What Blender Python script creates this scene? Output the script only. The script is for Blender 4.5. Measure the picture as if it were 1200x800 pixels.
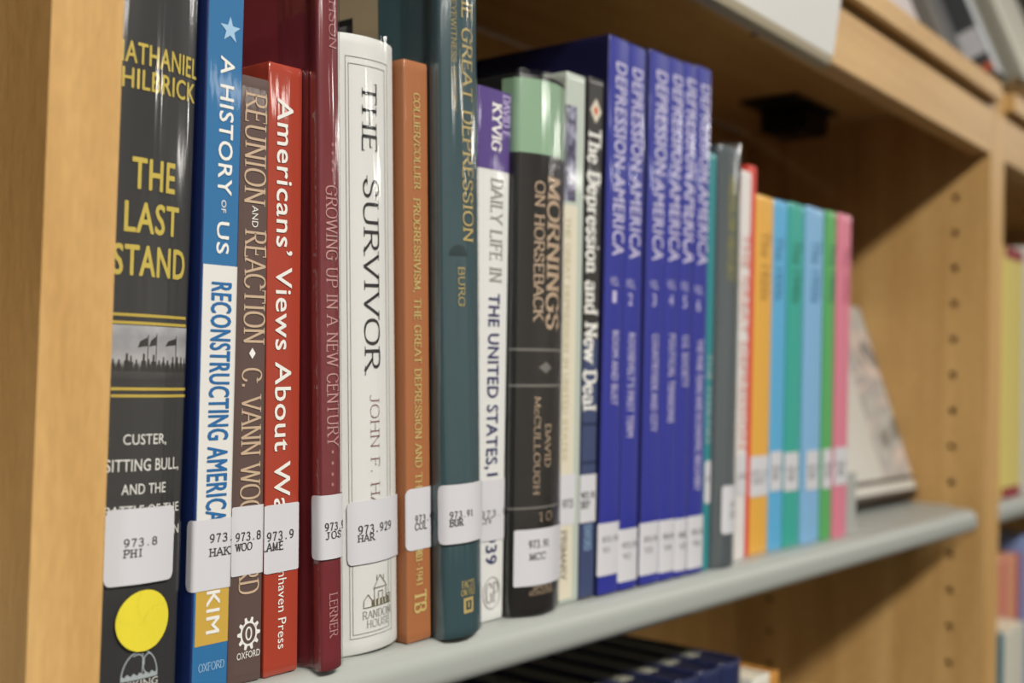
import bpy, bmesh, math, random
from mathutils import Vector, Matrix

for o in list(bpy.data.objects): bpy.data.objects.remove(o)
C = bpy.context.scene.collection
SC = bpy.context.scene

# ------------------------------------------------------------------ camera
cam_d = bpy.data.cameras.new('camera'); cam = bpy.data.objects.new('camera', cam_d); C.objects.link(cam)
_r = Vector((0.62425790,-0.78075419,0.02692528)); _u = Vector((-0.03908645,0.00320784,0.99923068)); _f = Vector((0.78023991,0.62483006,0.02851439))
cam.matrix_world = Matrix(((_r.x,_u.x,-_f.x,-0.196652),(_r.y,_u.y,-_f.y,-0.315710),(_r.z,_u.z,-_f.z,0.112653),(0,0,0,1)))
cam_d.sensor_width = 36; cam_d.lens = 39.9514
cam_d.clip_start = .01
cam_d.dof.use_dof = True; cam_d.dof.focus_distance = .415; cam_d.dof.aperture_fstop = 6.6
SC.camera = cam

# ------------------------------------------------------------------ world, lamps, exposure
world = bpy.data.worlds.new('world'); SC.world = world; world.use_nodes = True
bg = world.node_tree.nodes['Background']; bg.inputs[0].default_value = (1.0,.97,.92,1); bg.inputs[1].default_value = .04
SC.view_settings.view_transform = 'Standard'; SC.view_settings.look = 'None'
SC.view_settings.gamma = 1; SC.view_settings.use_curve_mapping = False
SC.view_settings.exposure = 0.42
def area(name, loc, sx_, sy_, power, col=(1,.965,.905), rot=(0,0,0)):
    d = bpy.data.lights.new(name,'AREA'); d.shape='RECTANGLE'; d.size=sx_; d.size_y=sy_; d.energy=power; d.color=col
    o = bpy.data.objects.new(name,d); C.objects.link(o); o.location=loc; o.rotation_euler=rot
for x, y, p in ((-2.6,-1.6,34),(-.15,-1.6,74),(3.4,-1.6,14),(6.2,-1.6,24),(-2.6,-4.4,8),(-.15,-4.4,8),(3.4,-4.4,20),(6.2,-4.4,20),(.3,1.8,14),(2.6,1.8,14)):  # farthest lamps on the right are added for bright streaks on the jackets
    area('ceiling_lamp', (x,y,1.52), 1.2, .3, p)

# ------------------------------------------------------------------ materials
def lin(c):
    c = c/255
    return c/12.92 if c <= .04045 else ((c+.055)/1.055)**2.4
def L3(rgb, k=1.0):
    l = [lin(c) for c in rgb]; g = .25*l[0]+.6*l[1]+.15*l[2]
    return tuple(min(.92, (c*.93+g*.07)*k) for c in l)+(1,)
MATS = {}
def mat(name, rgb, rough=.5, coat=0, k=.86, streak=0, spec=.4, metal=0, grain=0):
    if name in MATS: return MATS[name]
    m = bpy.data.materials.new(name); m.use_nodes = True; nt = m.node_tree; b = nt.nodes['Principled BSDF']
    b.inputs['Base Color'].default_value = L3(rgb, k); b.inputs['Roughness'].default_value = rough
    b.inputs['Specular IOR Level'].default_value = spec; b.inputs['Metallic'].default_value = metal
    if coat: b.inputs['Coat Weight'].default_value = coat; b.inputs['Coat Roughness'].default_value = .04
    tc = nt.nodes.new('ShaderNodeTexCoord')
    if grain:
        n = nt.nodes.new('ShaderNodeTexNoise'); n.inputs['Scale'].default_value = 700; n.inputs['Detail'].default_value = 3
        mx = nt.nodes.new('ShaderNodeMixRGB'); mx.blend_type = 'MULTIPLY'; mx.inputs[0].default_value = grain
        rp = nt.nodes.new('ShaderNodeValToRGB'); rp.color_ramp.elements[0].position = .3; rp.color_ramp.elements[1].position = .7
        nt.links.new(tc.outputs['Object'], n.inputs['Vector']); nt.links.new(n.outputs['Fac'], rp.inputs[0])
        mx.inputs[1].default_value = L3(rgb, k); nt.links.new(rp.outputs[0], mx.inputs[2]); nt.links.new(mx.outputs[0], b.inputs['Base Color'])
    if streak:
        mp = nt.nodes.new('ShaderNodeMapping'); mp.inputs['Scale'].default_value = (230,230,9)
        n = nt.nodes.new('ShaderNodeTexNoise'); n.inputs['Scale'].default_value = 1; n.inputs['Detail'].default_value = 2.5
        bp = nt.nodes.new('ShaderNodeBump'); bp.inputs['Strength'].default_value = streak; bp.inputs['Distance'].default_value = .001
        nt.links.new(tc.outputs['Object'], mp.inputs[0]); nt.links.new(mp.outputs[0], n.inputs['Vector']); nt.links.new(n.outputs['Fac'], bp.inputs['Height'])
        nt.links.new(bp.outputs[0], b.inputs['Coat Normal' if coat else 'Normal'])
    MATS[name] = m; return m

def wood(name, c1, c2, k=.8, stretch=(14,14,1.2)):
    m = bpy.data.materials.new(name); m.use_nodes = True; nt = m.node_tree; b = nt.nodes['Principled BSDF']
    tc = nt.nodes.new('ShaderNodeTexCoord'); mp = nt.nodes.new('ShaderNodeMapping'); mp.inputs['Scale'].default_value = stretch
    n1 = nt.nodes.new('ShaderNodeTexNoise'); n1.inputs['Scale'].default_value = 3; n1.inputs['Detail'].default_value = 6; n1.inputs['Distortion'].default_value = .6
    n2 = nt.nodes.new('ShaderNodeTexNoise'); n2.inputs['Scale'].default_value = 420; n2.inputs['Detail'].default_value = 2
    mp2 = nt.nodes.new('ShaderNodeMapping'); mp2.inputs['Scale'].default_value = tuple(1 if s > 5 else .25 for s in stretch)
    r = nt.nodes.new('ShaderNodeValToRGB'); r.color_ramp.elements[0].color = L3(c1,k); r.color_ramp.elements[1].color = L3(c2,k)
    r.color_ramp.elements[0].position = .3; r.color_ramp.elements[1].position = .72
    mx = nt.nodes.new('ShaderNodeMixRGB'); mx.blend_type = 'OVERLAY'; mx.inputs[0].default_value = .16
    for a, bb in ((tc.outputs['Object'], mp.inputs[0]), (mp.outputs[0], n1.inputs['Vector']), (tc.outputs['Object'], mp2.inputs[0]), (mp2.outputs[0], n2.inputs['Vector']),
                  (n1.outputs['Fac'], r.inputs[0]), (r.outputs[0], mx.inputs[1]), (n2.outputs['Fac'], mx.inputs[2]), (mx.outputs[0], b.inputs['Base Color'])): nt.links.new(a, bb)
    bp = nt.nodes.new('ShaderNodeBump'); bp.inputs['Strength'].default_value = .6; bp.inputs['Distance'].default_value = .0004
    nt.links.new(n2.outputs['Fac'], bp.inputs['Height']); nt.links.new(bp.outputs[0], b.inputs['Normal'])
    b.inputs['Roughness'].default_value = .42; b.inputs['Specular IOR Level'].default_value = .35
    MATS[name] = m; return m

def film(name):
    m = bpy.data.materials.new(name); m.use_nodes = True; nt = m.node_tree; nt.nodes.clear()
    out = nt.nodes.new('ShaderNodeOutputMaterial'); mx = nt.nodes.new('ShaderNodeMixShader'); t = nt.nodes.new('ShaderNodeBsdfTransparent')
    g = nt.nodes.new('ShaderNodeBsdfGlossy'); g.inputs['Roughness'].default_value = .09; lw = nt.nodes.new('ShaderNodeLayerWeight'); lw.inputs['Blend'].default_value = .5
    pw = nt.nodes.new('ShaderNodeMath'); pw.operation = 'POWER'; pw.inputs[1].default_value = 4; ml = nt.nodes.new('ShaderNodeMath'); ml.operation = 'MULTIPLY_ADD'; ml.inputs[1].default_value = .5; ml.inputs[2].default_value = .11
    nt.links.new(lw.outputs['Facing'], pw.inputs[0]); nt.links.new(pw.outputs[0], ml.inputs[0])
    nt.links.new(ml.outputs[0], mx.inputs[0]); nt.links.new(t.outputs[0], mx.inputs[1]); nt.links.new(g.outputs[0], mx.inputs[2]); nt.links.new(mx.outputs[0], out.inputs[0])
    MATS[name] = m; return m

WOODV = wood('maple_veneer', (200,152,84), (226,181,110))
WOODH = wood('maple_veneer_horizontal', (198,152,86), (220,177,110), stretch=(1.2,14,14))
film('clear_film')
mat('paper_pages', (226,214,186), .8); mat('paper_pages_old', (196,180,140), .85)
mat('white_label', (212,211,215), .35, .3); mat('typewriter_ink', (70,68,70), .5)
mat('shelf_grey', (170,174,168), .38, 0, .82, spec=.5)
for nm, c in dict(white_ink=(236,234,226), yellow_ink=(214,190,72), gold_line=(206,178,60), cream_ink=(200,172,142), pink_ink=(206,150,148), pale_blue_ink=(158,196,226),
                  blue_ink=(36,106,164), black_ink=(40,40,44), grey_ink=(150,146,140), wine_ink=(140,96,98), olive_ink=(120,112,80), gold_ink=(202,178,106), lilac_ink=(196,180,222),
                  navy_ink=(66,66,110), grey_line=(120,118,112), tan_ink=(186,172,130), brown_ink=(96,84,70), lilac_white=(196,190,222), dull_gold=(134,132,84),
                  salmon_ink=(222,158,146), dark_orange=(186,138,52), dark_blue_ink=(74,134,176), dark_green_ink=(40,132,108), dark_pink_ink=(196,98,124), pale_ink=(178,188,190),
                  navy_line=(44,54,86), dark_teal=(34,58,64), dark_ink=(52,50,48), red_ink=(206,96,60)).items():
    mat(nm, c, .4)
for nm, c in dict(white_paper=(226,224,218), ochre_paper=(206,166,58), purple_paper=(86,62,134), blue_paper=(40,112,164), green_paper=(150,186,152), cream_paper=(222,214,190), navy_paper=(62,74,112), yellow_dot=(236,218,10)).items():
    mat(nm, c, .38, .2 if nm == 'blue_paper' else .4, streak=.12)
def photo_mat():
    m = mat('photo', (180,180,180), .4, .4); nt = m.node_tree; b = nt.nodes['Principled BSDF']
    tc = nt.nodes.new('ShaderNodeTexCoord'); sp = nt.nodes.new('ShaderNodeSeparateXYZ'); mr = nt.nodes.new('ShaderNodeMapRange'); r = nt.nodes.new('ShaderNodeValToRGB')
    mr.inputs['From Min'].default_value = .105; mr.inputs['From Max'].default_value = .125
    el = r.color_ramp.elements; el[0].position = .0; el[0].color = L3((42,41,42)); el[1].position = 1; el[1].color = L3((172,172,174))
    e = el.new(.3); e.color = L3((70,68,68)); e = el.new(.42); e.color = L3((170,168,168)); e = el.new(.8); e.color = L3((150,150,154))
    n = nt.nodes.new('ShaderNodeTexNoise'); n.inputs['Scale'].default_value = 160; mx = nt.nodes.new('ShaderNodeMixRGB'); mx.blend_type = 'OVERLAY'; mx.inputs[0].default_value = .4
    for a, bb in ((tc.outputs['Object'], sp.inputs[0]), (sp.outputs['Z'], mr.inputs['Value']), (mr.outputs[0], r.inputs[0]), (tc.outputs['Object'], n.inputs['Vector']), (r.outputs[0], mx.inputs[1]), (n.outputs['Fac'], mx.inputs[2]), (mx.outputs[0], b.inputs['Base Color'])): nt.links.new(a, bb)
photo_mat()
def blotchy(name, cols, scale):
    m = mat(name, cols[0], .4, .5); nt = m.node_tree; b = nt.nodes['Principled BSDF']
    tc = nt.nodes.new('ShaderNodeTexCoord'); n = nt.nodes.new('ShaderNodeTexNoise'); n.inputs['Scale'].default_value = scale; n.inputs['Detail'].default_value = 3; n.inputs['Distortion'].default_value = 1
    r = nt.nodes.new('ShaderNodeValToRGB'); el = r.color_ramp.elements
    el[0].position = .34; el[0].color = L3(cols[0]); el[1].position = .66; el[1].color = L3(cols[-1])
    for i, c in enumerate(cols[1:-1]): e = el.new(.34+.32*(i+1)/(len(cols)-1)); e.color = L3(c)
    nt.links.new(tc.outputs['Object'], n.inputs['Vector']); nt.links.new(n.outputs['Fac'], r.inputs[0]); nt.links.new(r.outputs[0], b.inputs['Base Color'])
    return m
blotchy('dark_print', [(34,32,48),(84,78,108),(150,150,170)], 170)
blotchy('cover_collage', [(96,98,98),(176,178,174),(150,150,152),(206,190,180),(110,114,118)], 19)

# ------------------------------------------------------------------ helpers
def tag(o, label=None, cat=None, group=None, kind=None):
    for k, v in (('label',label),('category',cat),('group',group),('kind',kind)):
        if v: o[k] = v
    return o
def empty(name, loc=(0,0,0), rot=(0,0,0), label=None, cat=None, group=None):
    o = bpy.data.objects.new(name, None); C.objects.link(o); o.location = loc; o.rotation_euler = rot; o.empty_display_size = .02
    return tag(o, label, cat, group)
def mesh_obj(name, vs, fs, m, parent=None, smooth=40, bevel=0):
    me = bpy.data.meshes.new(name); me.from_pydata([tuple(v) for v in vs], [], fs)
    bm = bmesh.new(); bm.from_mesh(me); bmesh.ops.remove_doubles(bm, verts=bm.verts, dist=1e-6)
    bmesh.ops.recalc_face_normals(bm, faces=bm.faces)
    if bevel: bmesh.ops.bevel(bm, geom=bm.edges[:], offset=bevel, segments=2, affect='EDGES', clamp_overlap=True)
    bm.to_mesh(me); bm.free()
    if smooth:
        me.shade_smooth(); me.set_sharp_from_angle(angle=math.radians(smooth))
    me.materials.append(m if not isinstance(m,str) else MATS[m])
    o = bpy.data.objects.new(name, me); C.objects.link(o)
    if parent: o.parent = parent
    return o
def print_obj(name, vs, fs, m, parent, smooth=True):
    """flat print, label: every face turned outwards"""
    me = bpy.data.meshes.new(name); me.from_pydata([tuple(v) for v in vs], [], fs)
    if smooth: me.shade_smooth()
    me.materials.append(MATS[m]); o = bpy.data.objects.new(name, me); C.objects.link(o); o.parent = parent; return o
class MB:
    def __init__(s): s.v=[]; s.f=[]
    def box(s, x0,x1,y0,y1,z0,z1):
        n=len(s.v); s.v += [(x,y,z) for z in (z0,z1) for y in (y0,y1) for x in (x0,x1)]
        s.f += [tuple(n+i for i in q) for q in ((0,2,3,1),(4,5,7,6),(0,1,5,4),(2,6,7,3),(0,4,6,2),(1,3,7,5))]; return s
    def extrude_x(s, prof, x0, x1):
        n=len(s.v); k=len(prof); s.v += [(x0,y,z) for y,z in prof]+[(x1,y,z) for y,z in prof]
        s.f += [(n+i,n+(i+1)%k,n+k+(i+1)%k,n+k+i) for i in range(k)]+[tuple(range(n,n+k)),tuple(range(n+k,n+2*k))]; return s
    def cyl(s, c, r, h, axis='z', n=20):
        b=len(s.v)
        for e in (0,h):
            for i in range(n):
                a=2*math.pi*i/n; p=(r*math.cos(a), r*math.sin(a), e)
                if axis=='y': p=(p[0],p[2],p[1])
                if axis=='x': p=(p[2],p[0],p[1])
                s.v.append((c[0]+p[0],c[1]+p[1],c[2]+p[2]))
        s.f += [(b+i,b+(i+1)%n,b+n+(i+1)%n,b+n+i) for i in range(n)]+[tuple(range(b,b+n)),tuple(range(b+n,b+2*n))]; return s
    def build(s, name, m, parent=None, bevel=0, smooth=40): return mesh_obj(name, s.v, s.f, m, parent, smooth, bevel)

def profile(w, depth, bulge, r, groove):
    """outer outline of a book cover seen from above, left rear -> spine -> right rear; y grows into the shelf"""
    h=w/2; pts=[]; n=14
    xe=h-r; ye=bulge*(xe/h)**2
    front=[(-xe+2*xe*i/n, bulge*((-xe+2*xe*i/n)/h)**2) for i in range(n+1)]
    sl=2*bulge*xe/h/h
    def corner(sg):
        p0=(sg*xe,ye); c=(sg*h,ye+sl*r*.6); p1=(sg*h,ye+r*1.25+sl*r); o=[]
        for i in range(1,7):
            t=i/6; o.append(((1-t)**2*p0[0]+2*t*(1-t)*c[0]+t*t*p1[0],(1-t)**2*p0[1]+2*t*(1-t)*c[1]+t*t*p1[1]))
        return o
    def side(sg):
        y0=ye+r*1.25+sl*r
        if groove: return [(sg*h,y0+.002),(sg*(h-groove*.7),y0+.0036),(sg*(h-groove),y0+.0055),(sg*(h-groove*.7),y0+.0074),(sg*h,y0+.0095),(sg*h,depth*.5),(sg*h,depth)]
        return [(sg*h,y0+.01),(sg*h,depth*.5),(sg*h,depth)]
    L=list(reversed(side(-1)))+list(reversed(corner(-1))); R=corner(1)+side(1)
    pts=L+front+R
    k0=len(L)+n//2
    s=[0]*len(pts)
    for i in range(k0+1,len(pts)): s[i]=s[i-1]+math.dist(pts[i],pts[i-1])
    for i in range(k0-1,-1,-1): s[i]=s[i+1]-math.dist(pts[i],pts[i+1])
    return pts,s
def at(P,S,s,off=0.0):
    """point and outward offset at arc length s"""
    if s<=S[0]: i=0
    elif s>=S[-1]: i=len(S)-2
    else:
        i=0
        while S[i+1]<s: i+=1
    t=(s-S[i])/(S[i+1]-S[i]); a,b=P[i],P[i+1]
    def nrm(j):
        a=P[max(j-1,0)];b=P[min(j+1,len(P)-1)]
        dx,dy=b[0]-a[0],b[1]-a[1]; l=math.hypot(dx,dy) or 1
        return (dy/l,-dx/l)
    n0,n1=nrm(i),nrm(i+1); nx=n0[0]*(1-t)+n1[0]*t; ny=n0[1]*(1-t)+n1[1]*t
    return a[0]*(1-t)+b[0]*t+nx*off, a[1]*(1-t)+b[1]*t+ny*off


# ------------------------------------------------------------------ lettering
GLYPH = {
'A':(8,["*0,0 4,10","4,10 *8,0","1.6,3.6 6.4,3.6"]),
'B':(7.4,["*1.2,0 *1.2,10","1.2,10 4,10 ~6.5,10 6.5,7.6 ~6.5,5.3 4,5.3","1.2,5.3 4,5.3 ~7,5.3 7,2.7 ~7,0 4,0","4,0 1.2,0"]),
'C':(8,["*7.5,7.5 ~7,10 4.3,10 ~.5,10 .5,5 ~.5,0 4.5,0 ~7,0 7.6,2.4"]),
'D':(8.2,["*1.2,0 *1.2,10","1.2,10 3.6,10 ~7.6,10 7.6,5 ~7.6,0 3.6,0 1.2,0"]),
'E':(6.8,["*1.2,0 *1.2,10","1.2,10 *6,10","1.2,5.2 *5,5.2","1.2,0 *6.3,0"]),
'F':(6.4,["*1.2,0 *1.2,10","1.2,10 *6,10","1.2,5.2 *5,5.2"]),
'G':(8.8,["*7.4,7.6 ~7,10 4.3,10 ~.5,10 .5,5 ~.5,0 4.5,0 ~6.6,0 7.3,1.2","7.3,0.8 7.3,4.4","5.4,4.4 8.6,4.4"]),
'H':(8.4,["*1.2,0 *1.2,10","*7.2,0 *7.2,10","1.2,5.2 7.2,5.2"]),
'I':(3,["*1.5,0 *1.5,10"]),
'J':(5,["*3.6,10 3.6,2.4 ~3.6,-.3 1.6,-.3 ~.6,-.3 .3,.8"]),
'K':(8,["*1.2,0 *1.2,10","*6.8,10 1.4,4.4","3.2,6 *7.6,0"]),
'L':(6.6,["*1.2,10 *1.2,0","1.2,0 *6.2,0"]),
'M':(10,["*1.2,0 1.2,10","1.2,10 5,1","5,1 8.8,10","8.8,10 *8.8,0"]),
'N':(8.6,["*1.2,0 *1.2,10","1.2,10 7.4,0","7.4,0 *7.4,10"]),
'O':(9,["4.5,10 ~.5,10 .5,5 ~.5,0 4.5,0 ~8.5,0 8.5,5 ~8.5,10 4.5,10"]),
'P':(7.2,["*1.2,0 *1.2,10","1.2,10 4,10 ~6.8,10 6.8,7.3 ~6.8,4.7 4,4.7 1.2,4.7"]),
'R':(8,["*1.2,0 *1.2,10","1.2,10 4,10 ~6.6,10 6.6,7.4 ~6.6,4.9 4,4.9 1.2,4.9","3.8,4.9 *7.8,0"]),
'S':(6.6,["*5.6,7.8 ~5.2,10 3.2,10 ~.8,10 .8,7.6 ~.8,5.9 3.2,5.2 ~5.9,4.4 5.9,2.4 ~5.9,0 3.2,0 ~1,0 *.6,2.4"]),
'T':(8,["4,10 *4,0","*.4,10 *7.6,10"]),
'U':(8.6,["*1.2,10 1.2,3.4 ~1.2,0 4.3,0 ~7.4,0 7.4,3.4 *7.4,10"]),
'V':(8,["*.2,10 4,0","4,0 *7.8,10"]),
'W':(11.5,["*.2,10 3.2,0","3.2,0 5.8,10","5.8,10 8.4,0","8.4,0 *11.2,10"]),
'X':(8,["*.6,10 *7.4,0","*7.4,10 *.6,0"]),
'Y':(8,["*.2,10 4,4.8","4,4.8 *7.8,10","4,4.8 *4,0"]),
'Z':(7.5,["*.8,10 7,10","7,10 .6,0",".6,0 *7,0"]),
'0':(6.6,["3.3,10 ~.6,10 .6,5 ~.6,0 3.3,0 ~6,0 6,5 ~6,10 3.3,10"]),
'1':(6.6,["1.4,8.4 3.4,10","3.4,10 *3.4,0"]),
'2':(6.6,[".9,7.6 ~.9,10 3.3,10 ~5.8,10 5.8,7.4 ~5.8,5.4 .7,0",".7,0 *6,0"]),
'3':(6.6,[".8,8.6 ~1.6,10 3.2,10 ~5.6,10 5.6,7.6 ~5.6,5.4 2.8,5.4","2.8,5.4 ~6,5.4 6,2.8 ~6,0 3,0 ~1.2,0 .5,1.6"]),
'4':(6.6,["4.4,0 4.4,10","4.4,10 .4,3","0.4,3 6.2,3"]),
'5':(6.6,["5.4,10 1.4,10","1.4,10 1.1,5.6","1.1,5.6 ~2,6.4 3.2,6.4 ~6,6.4 6,3.2 ~6,0 3,0 ~1.2,0 .6,1.4"]),
'6':(6.6,["5.4,9.4 ~.7,10 .7,3.4 ~.7,0 3.4,0 ~6,0 6,3 ~6,5.8 3.4,5.8 ~1.2,5.8 .8,3.6"]),
'7':(6.6,["*.7,10 6,10","6,10 ~3.4,5 2.6,0"]),
'8':(6.6,["3.3,10 ~.9,10 .9,7.6 ~.9,5.4 3.3,5.4 ~5.7,5.4 5.7,7.6 ~5.7,10 3.3,10","3.3,5.4 ~.5,5.4 .5,2.7 ~.5,0 3.3,0 ~6.1,0 6.1,2.7 ~6.1,5.4 3.3,5.4"]),
'9':(6.6,["1.2,.6 ~5.9,0 5.9,6.6 ~5.9,10 3.2,10 ~.6,10 .6,7 ~.6,4.2 3.2,4.2 ~5.4,4.2 5.8,6.4"]),
'.':(3,["1.5,0 1.5,1.3"]), ',':(3,["1.6,.6 1,-1.8"]), '-':(4.5,["0.6,4 3.9,4"]), '/':(5,["0.4,-1 4.6,10.5"]), '\u2019':(3,["1.6,10 1,7.6"]), ' ':(4,[]), '&':(8,["7,0 2,8 ~2,10 3.6,10 ~5,10 5,8 ~4.6,6 2,4.4 ~.6,3 1,1.4 ~1.6,0 3.4,0 ~6,0 7,4"]),
'a':(6.2,["1,5.2 ~1.2,6.5 3,6.5 ~5,6.5 5,4.4 5,.8 ~5,0 6,.1","5,3.8 ~.6,3.6 .6,1.7 ~.6,0 2.3,0 ~4.4,0 5,1.4"]),
'c':(5.6,["5.1,5 ~4.6,6.5 3.1,6.5 ~.6,6.5 .6,3.2 ~.6,0 3.2,0 ~4.7,0 5.3,1.4"]),
'd':(6.8,["*5.2,10 5.2,0 6.3,0","5.2,5.2 ~4.4,6.5 3,6.5 ~.6,6.5 .6,3.2 ~.6,0 3,0 ~4.4,0 5.2,1.3"]),
'e':(5.8,[".8,3.6 5.2,3.6","5.2,3.6 ~5.2,6.5 3,6.5 ~.6,6.5 .6,3.2 ~.6,0 3.2,0 ~4.6,0 5.2,1.4"]),
'h':(7,["*1.5,10 *1.5,0","1.5,4.8 ~2.6,6.5 4,6.5 ~5.6,6.5 5.6,4.6 *5.6,0"]),
'i':(3,["*1.5,6.5 *1.5,0","1.5,9 1.5,9.8"]),
'l':(3,["*1.5,10 *1.5,0"]),
'n':(7,["*1.5,6.5 *1.5,0","1.5,4.8 ~2.6,6.5 4,6.5 ~5.6,6.5 5.6,4.6 *5.6,0"]),
'o':(6.4,["3.2,6.5 ~.6,6.5 .6,3.2 ~.6,0 3.2,0 ~5.8,0 5.8,3.2 ~5.8,6.5 3.2,6.5"]),
'p':(6.8,["*1.5,6.5 *1.5,-3","1.5,5.2 ~2.4,6.5 3.8,6.5 ~6.2,6.5 6.2,3.2 ~6.2,0 3.8,0 ~2.4,0 1.5,1.3"]),
'r':(5,["*1.5,6.5 *1.5,0","1.5,4.8 ~2.6,6.8 4.6,6"]),
's':(5,["4.2,5.2 ~4,6.5 2.6,6.5 ~.8,6.5 .8,4.9 ~.8,3.8 2.5,3.3 ~4.4,2.8 4.4,1.6 ~4.4,0 2.5,0 ~1,0 .6,1.4"]),
'w':(9,["*.2,6.5 2.6,0","2.6,0 4.5,6.5","4.5,6.5 6.4,0","6.4,0 *8.8,6.5"]),
}
_strokes = {}
def strokes(ch):
    if ch in _strokes: return _strokes[ch]
    wd, ss = GLYPH.get(ch) or GLYPH.get(ch.upper()) or (4,[])
    out = []
    for s in ss:
        toks = s.split(); pts = []; ctrl = None
        sf = (toks[0][0]=='*', toks[-1][0]=='*')
        for t in toks:
            if t[0]=='~': ctrl = tuple(float(a) for a in t[1:].split(',')); continue
            p = tuple(float(a) for a in t.lstrip('*').split(','))
            if ctrl and pts:
                a = pts[-1]
                for i in range(1,6):
                    u = i/5; pts.append(((1-u)**2*a[0]+2*u*(1-u)*ctrl[0]+u*u*p[0],(1-u)**2*a[1]+2*u*(1-u)*ctrl[1]+u*u*p[1]))
                ctrl = None
            else: pts.append(p)
        out.append((pts, sf))
    _strokes[ch] = (wd, out); return _strokes[ch]
def serif_text(text, length, height, thick, thin, serif=True, mono=False):
    """quads (a along, b up) of stroked lettering in a box length x height"""
    adv = [7.6 if mono else strokes(c)[0]+.9 for c in text]; tot = sum(adv)-.9
    low = 10.0; kx, ky = length/tot, height/10
    T, t = thick*.125*height, thin*.125*height
    T = min(T, .26*10*kx*1.2) if not mono else T
    quads = []; x = 0
    def width(d):
        l = math.hypot(*d) or 1; th = math.atan2(d[1], d[0]); return t+(T-t)*abs(math.sin(th-math.radians(12)))
    for c, ad in zip(text, adv):
        wd, ss = strokes(c); gx = min(.82, 6.6/wd) if mono else 1; ox = x+((7.6-wd*gx)/2 if mono else 0)
        for pts, sf in ss:
            P = [((ox+p[0]*gx)*kx, p[1]*ky) for p in pts]; n = len(P); Lp=[]; Rp=[]
            for i in range(n):
                a = P[max(i-1,0)]; b = P[min(i+1,n-1)]; d = (b[0]-a[0], b[1]-a[1]); l = math.hypot(*d) or 1e-9
                w = width(d)/2; nx, ny = -d[1]/l*w, d[0]/l*w
                e = 0
                if i == 0: e = -.12*t
                if i == n-1: e = .12*t
                px, py = P[i][0]+d[0]/l*e, P[i][1]+d[1]/l*e
                Lp.append((px+nx,py+ny)); Rp.append((px-nx,py-ny))
            for i in range(n-1): quads.append((Lp[i],Lp[i+1],Rp[i+1],Rp[i]))
            if serif:
                for end, j, jn in ((sf[0],0,1),(sf[1],n-1,n-2)):
                    if not end: continue
                    p = P[j]; d = (P[jn][0]-p[0], P[jn][1]-p[1]); h = max(t*.8, .035*height)/1
                    if abs(d[1])/ky*1.0 > abs(d[0])/kx*.45:
                        sw = .5*T+.115*10*kx; s_ = 1 if d[1] > 0 else -1
                        quads.append(((p[0]-sw,p[1]),(p[0]+sw,p[1]),(p[0]+sw*.9,p[1]+s_*h),(p[0]-sw*.9,p[1]+s_*h)))
                    else:
                        sh = .14*height; hh = h*.9; up = -1 if p[1] > .7*height else 1
                        quads.append(((p[0]-hh/2,p[1]-(sh*.3 if up>0 else sh)),(p[0]+hh/2,p[1]-(sh*.3 if up>0 else sh)),(p[0]+hh/2,p[1]+(sh if up>0 else sh*.3)),(p[0]-hh/2,p[1]+(sh if up>0 else sh*.3))))
        x += ad
    return quads
_sans = {}
def sans_text(text, length, height, weight):
    key = (text, weight)
    if key not in _sans:
        cu = bpy.data.curves.new('t','FONT'); cu.body = text; cu.size = 1; cu.resolution_u = 3; cu.space_character = 1.0+.04*weight
        ob = bpy.data.objects.new('t', cu); C.objects.link(ob)
        dg = bpy.context.evaluated_depsgraph_get(); dg.update(); me = ob.evaluated_get(dg).to_mesh()
        v = [(p.co.x,p.co.y) for p in me.vertices]; f = [tuple(p.vertices) for p in me.polygons]
        ob.evaluated_get(dg).to_mesh_clear(); bpy.data.objects.remove(ob); bpy.data.curves.remove(cu)
        _sans[key] = (v, f)
    v, f = _sans[key]
    x0 = min(p[0] for p in v); x1 = max(p[0] for p in v)
    y0 = 0 if any(c in text for c in ',') else min(p[1] for p in v); y1 = max(p[1] for p in v)
    return [((p[0]-x0)/(x1-x0)*length, (p[1]-y0)/(y1-y0)*height) for p in v], f

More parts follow.
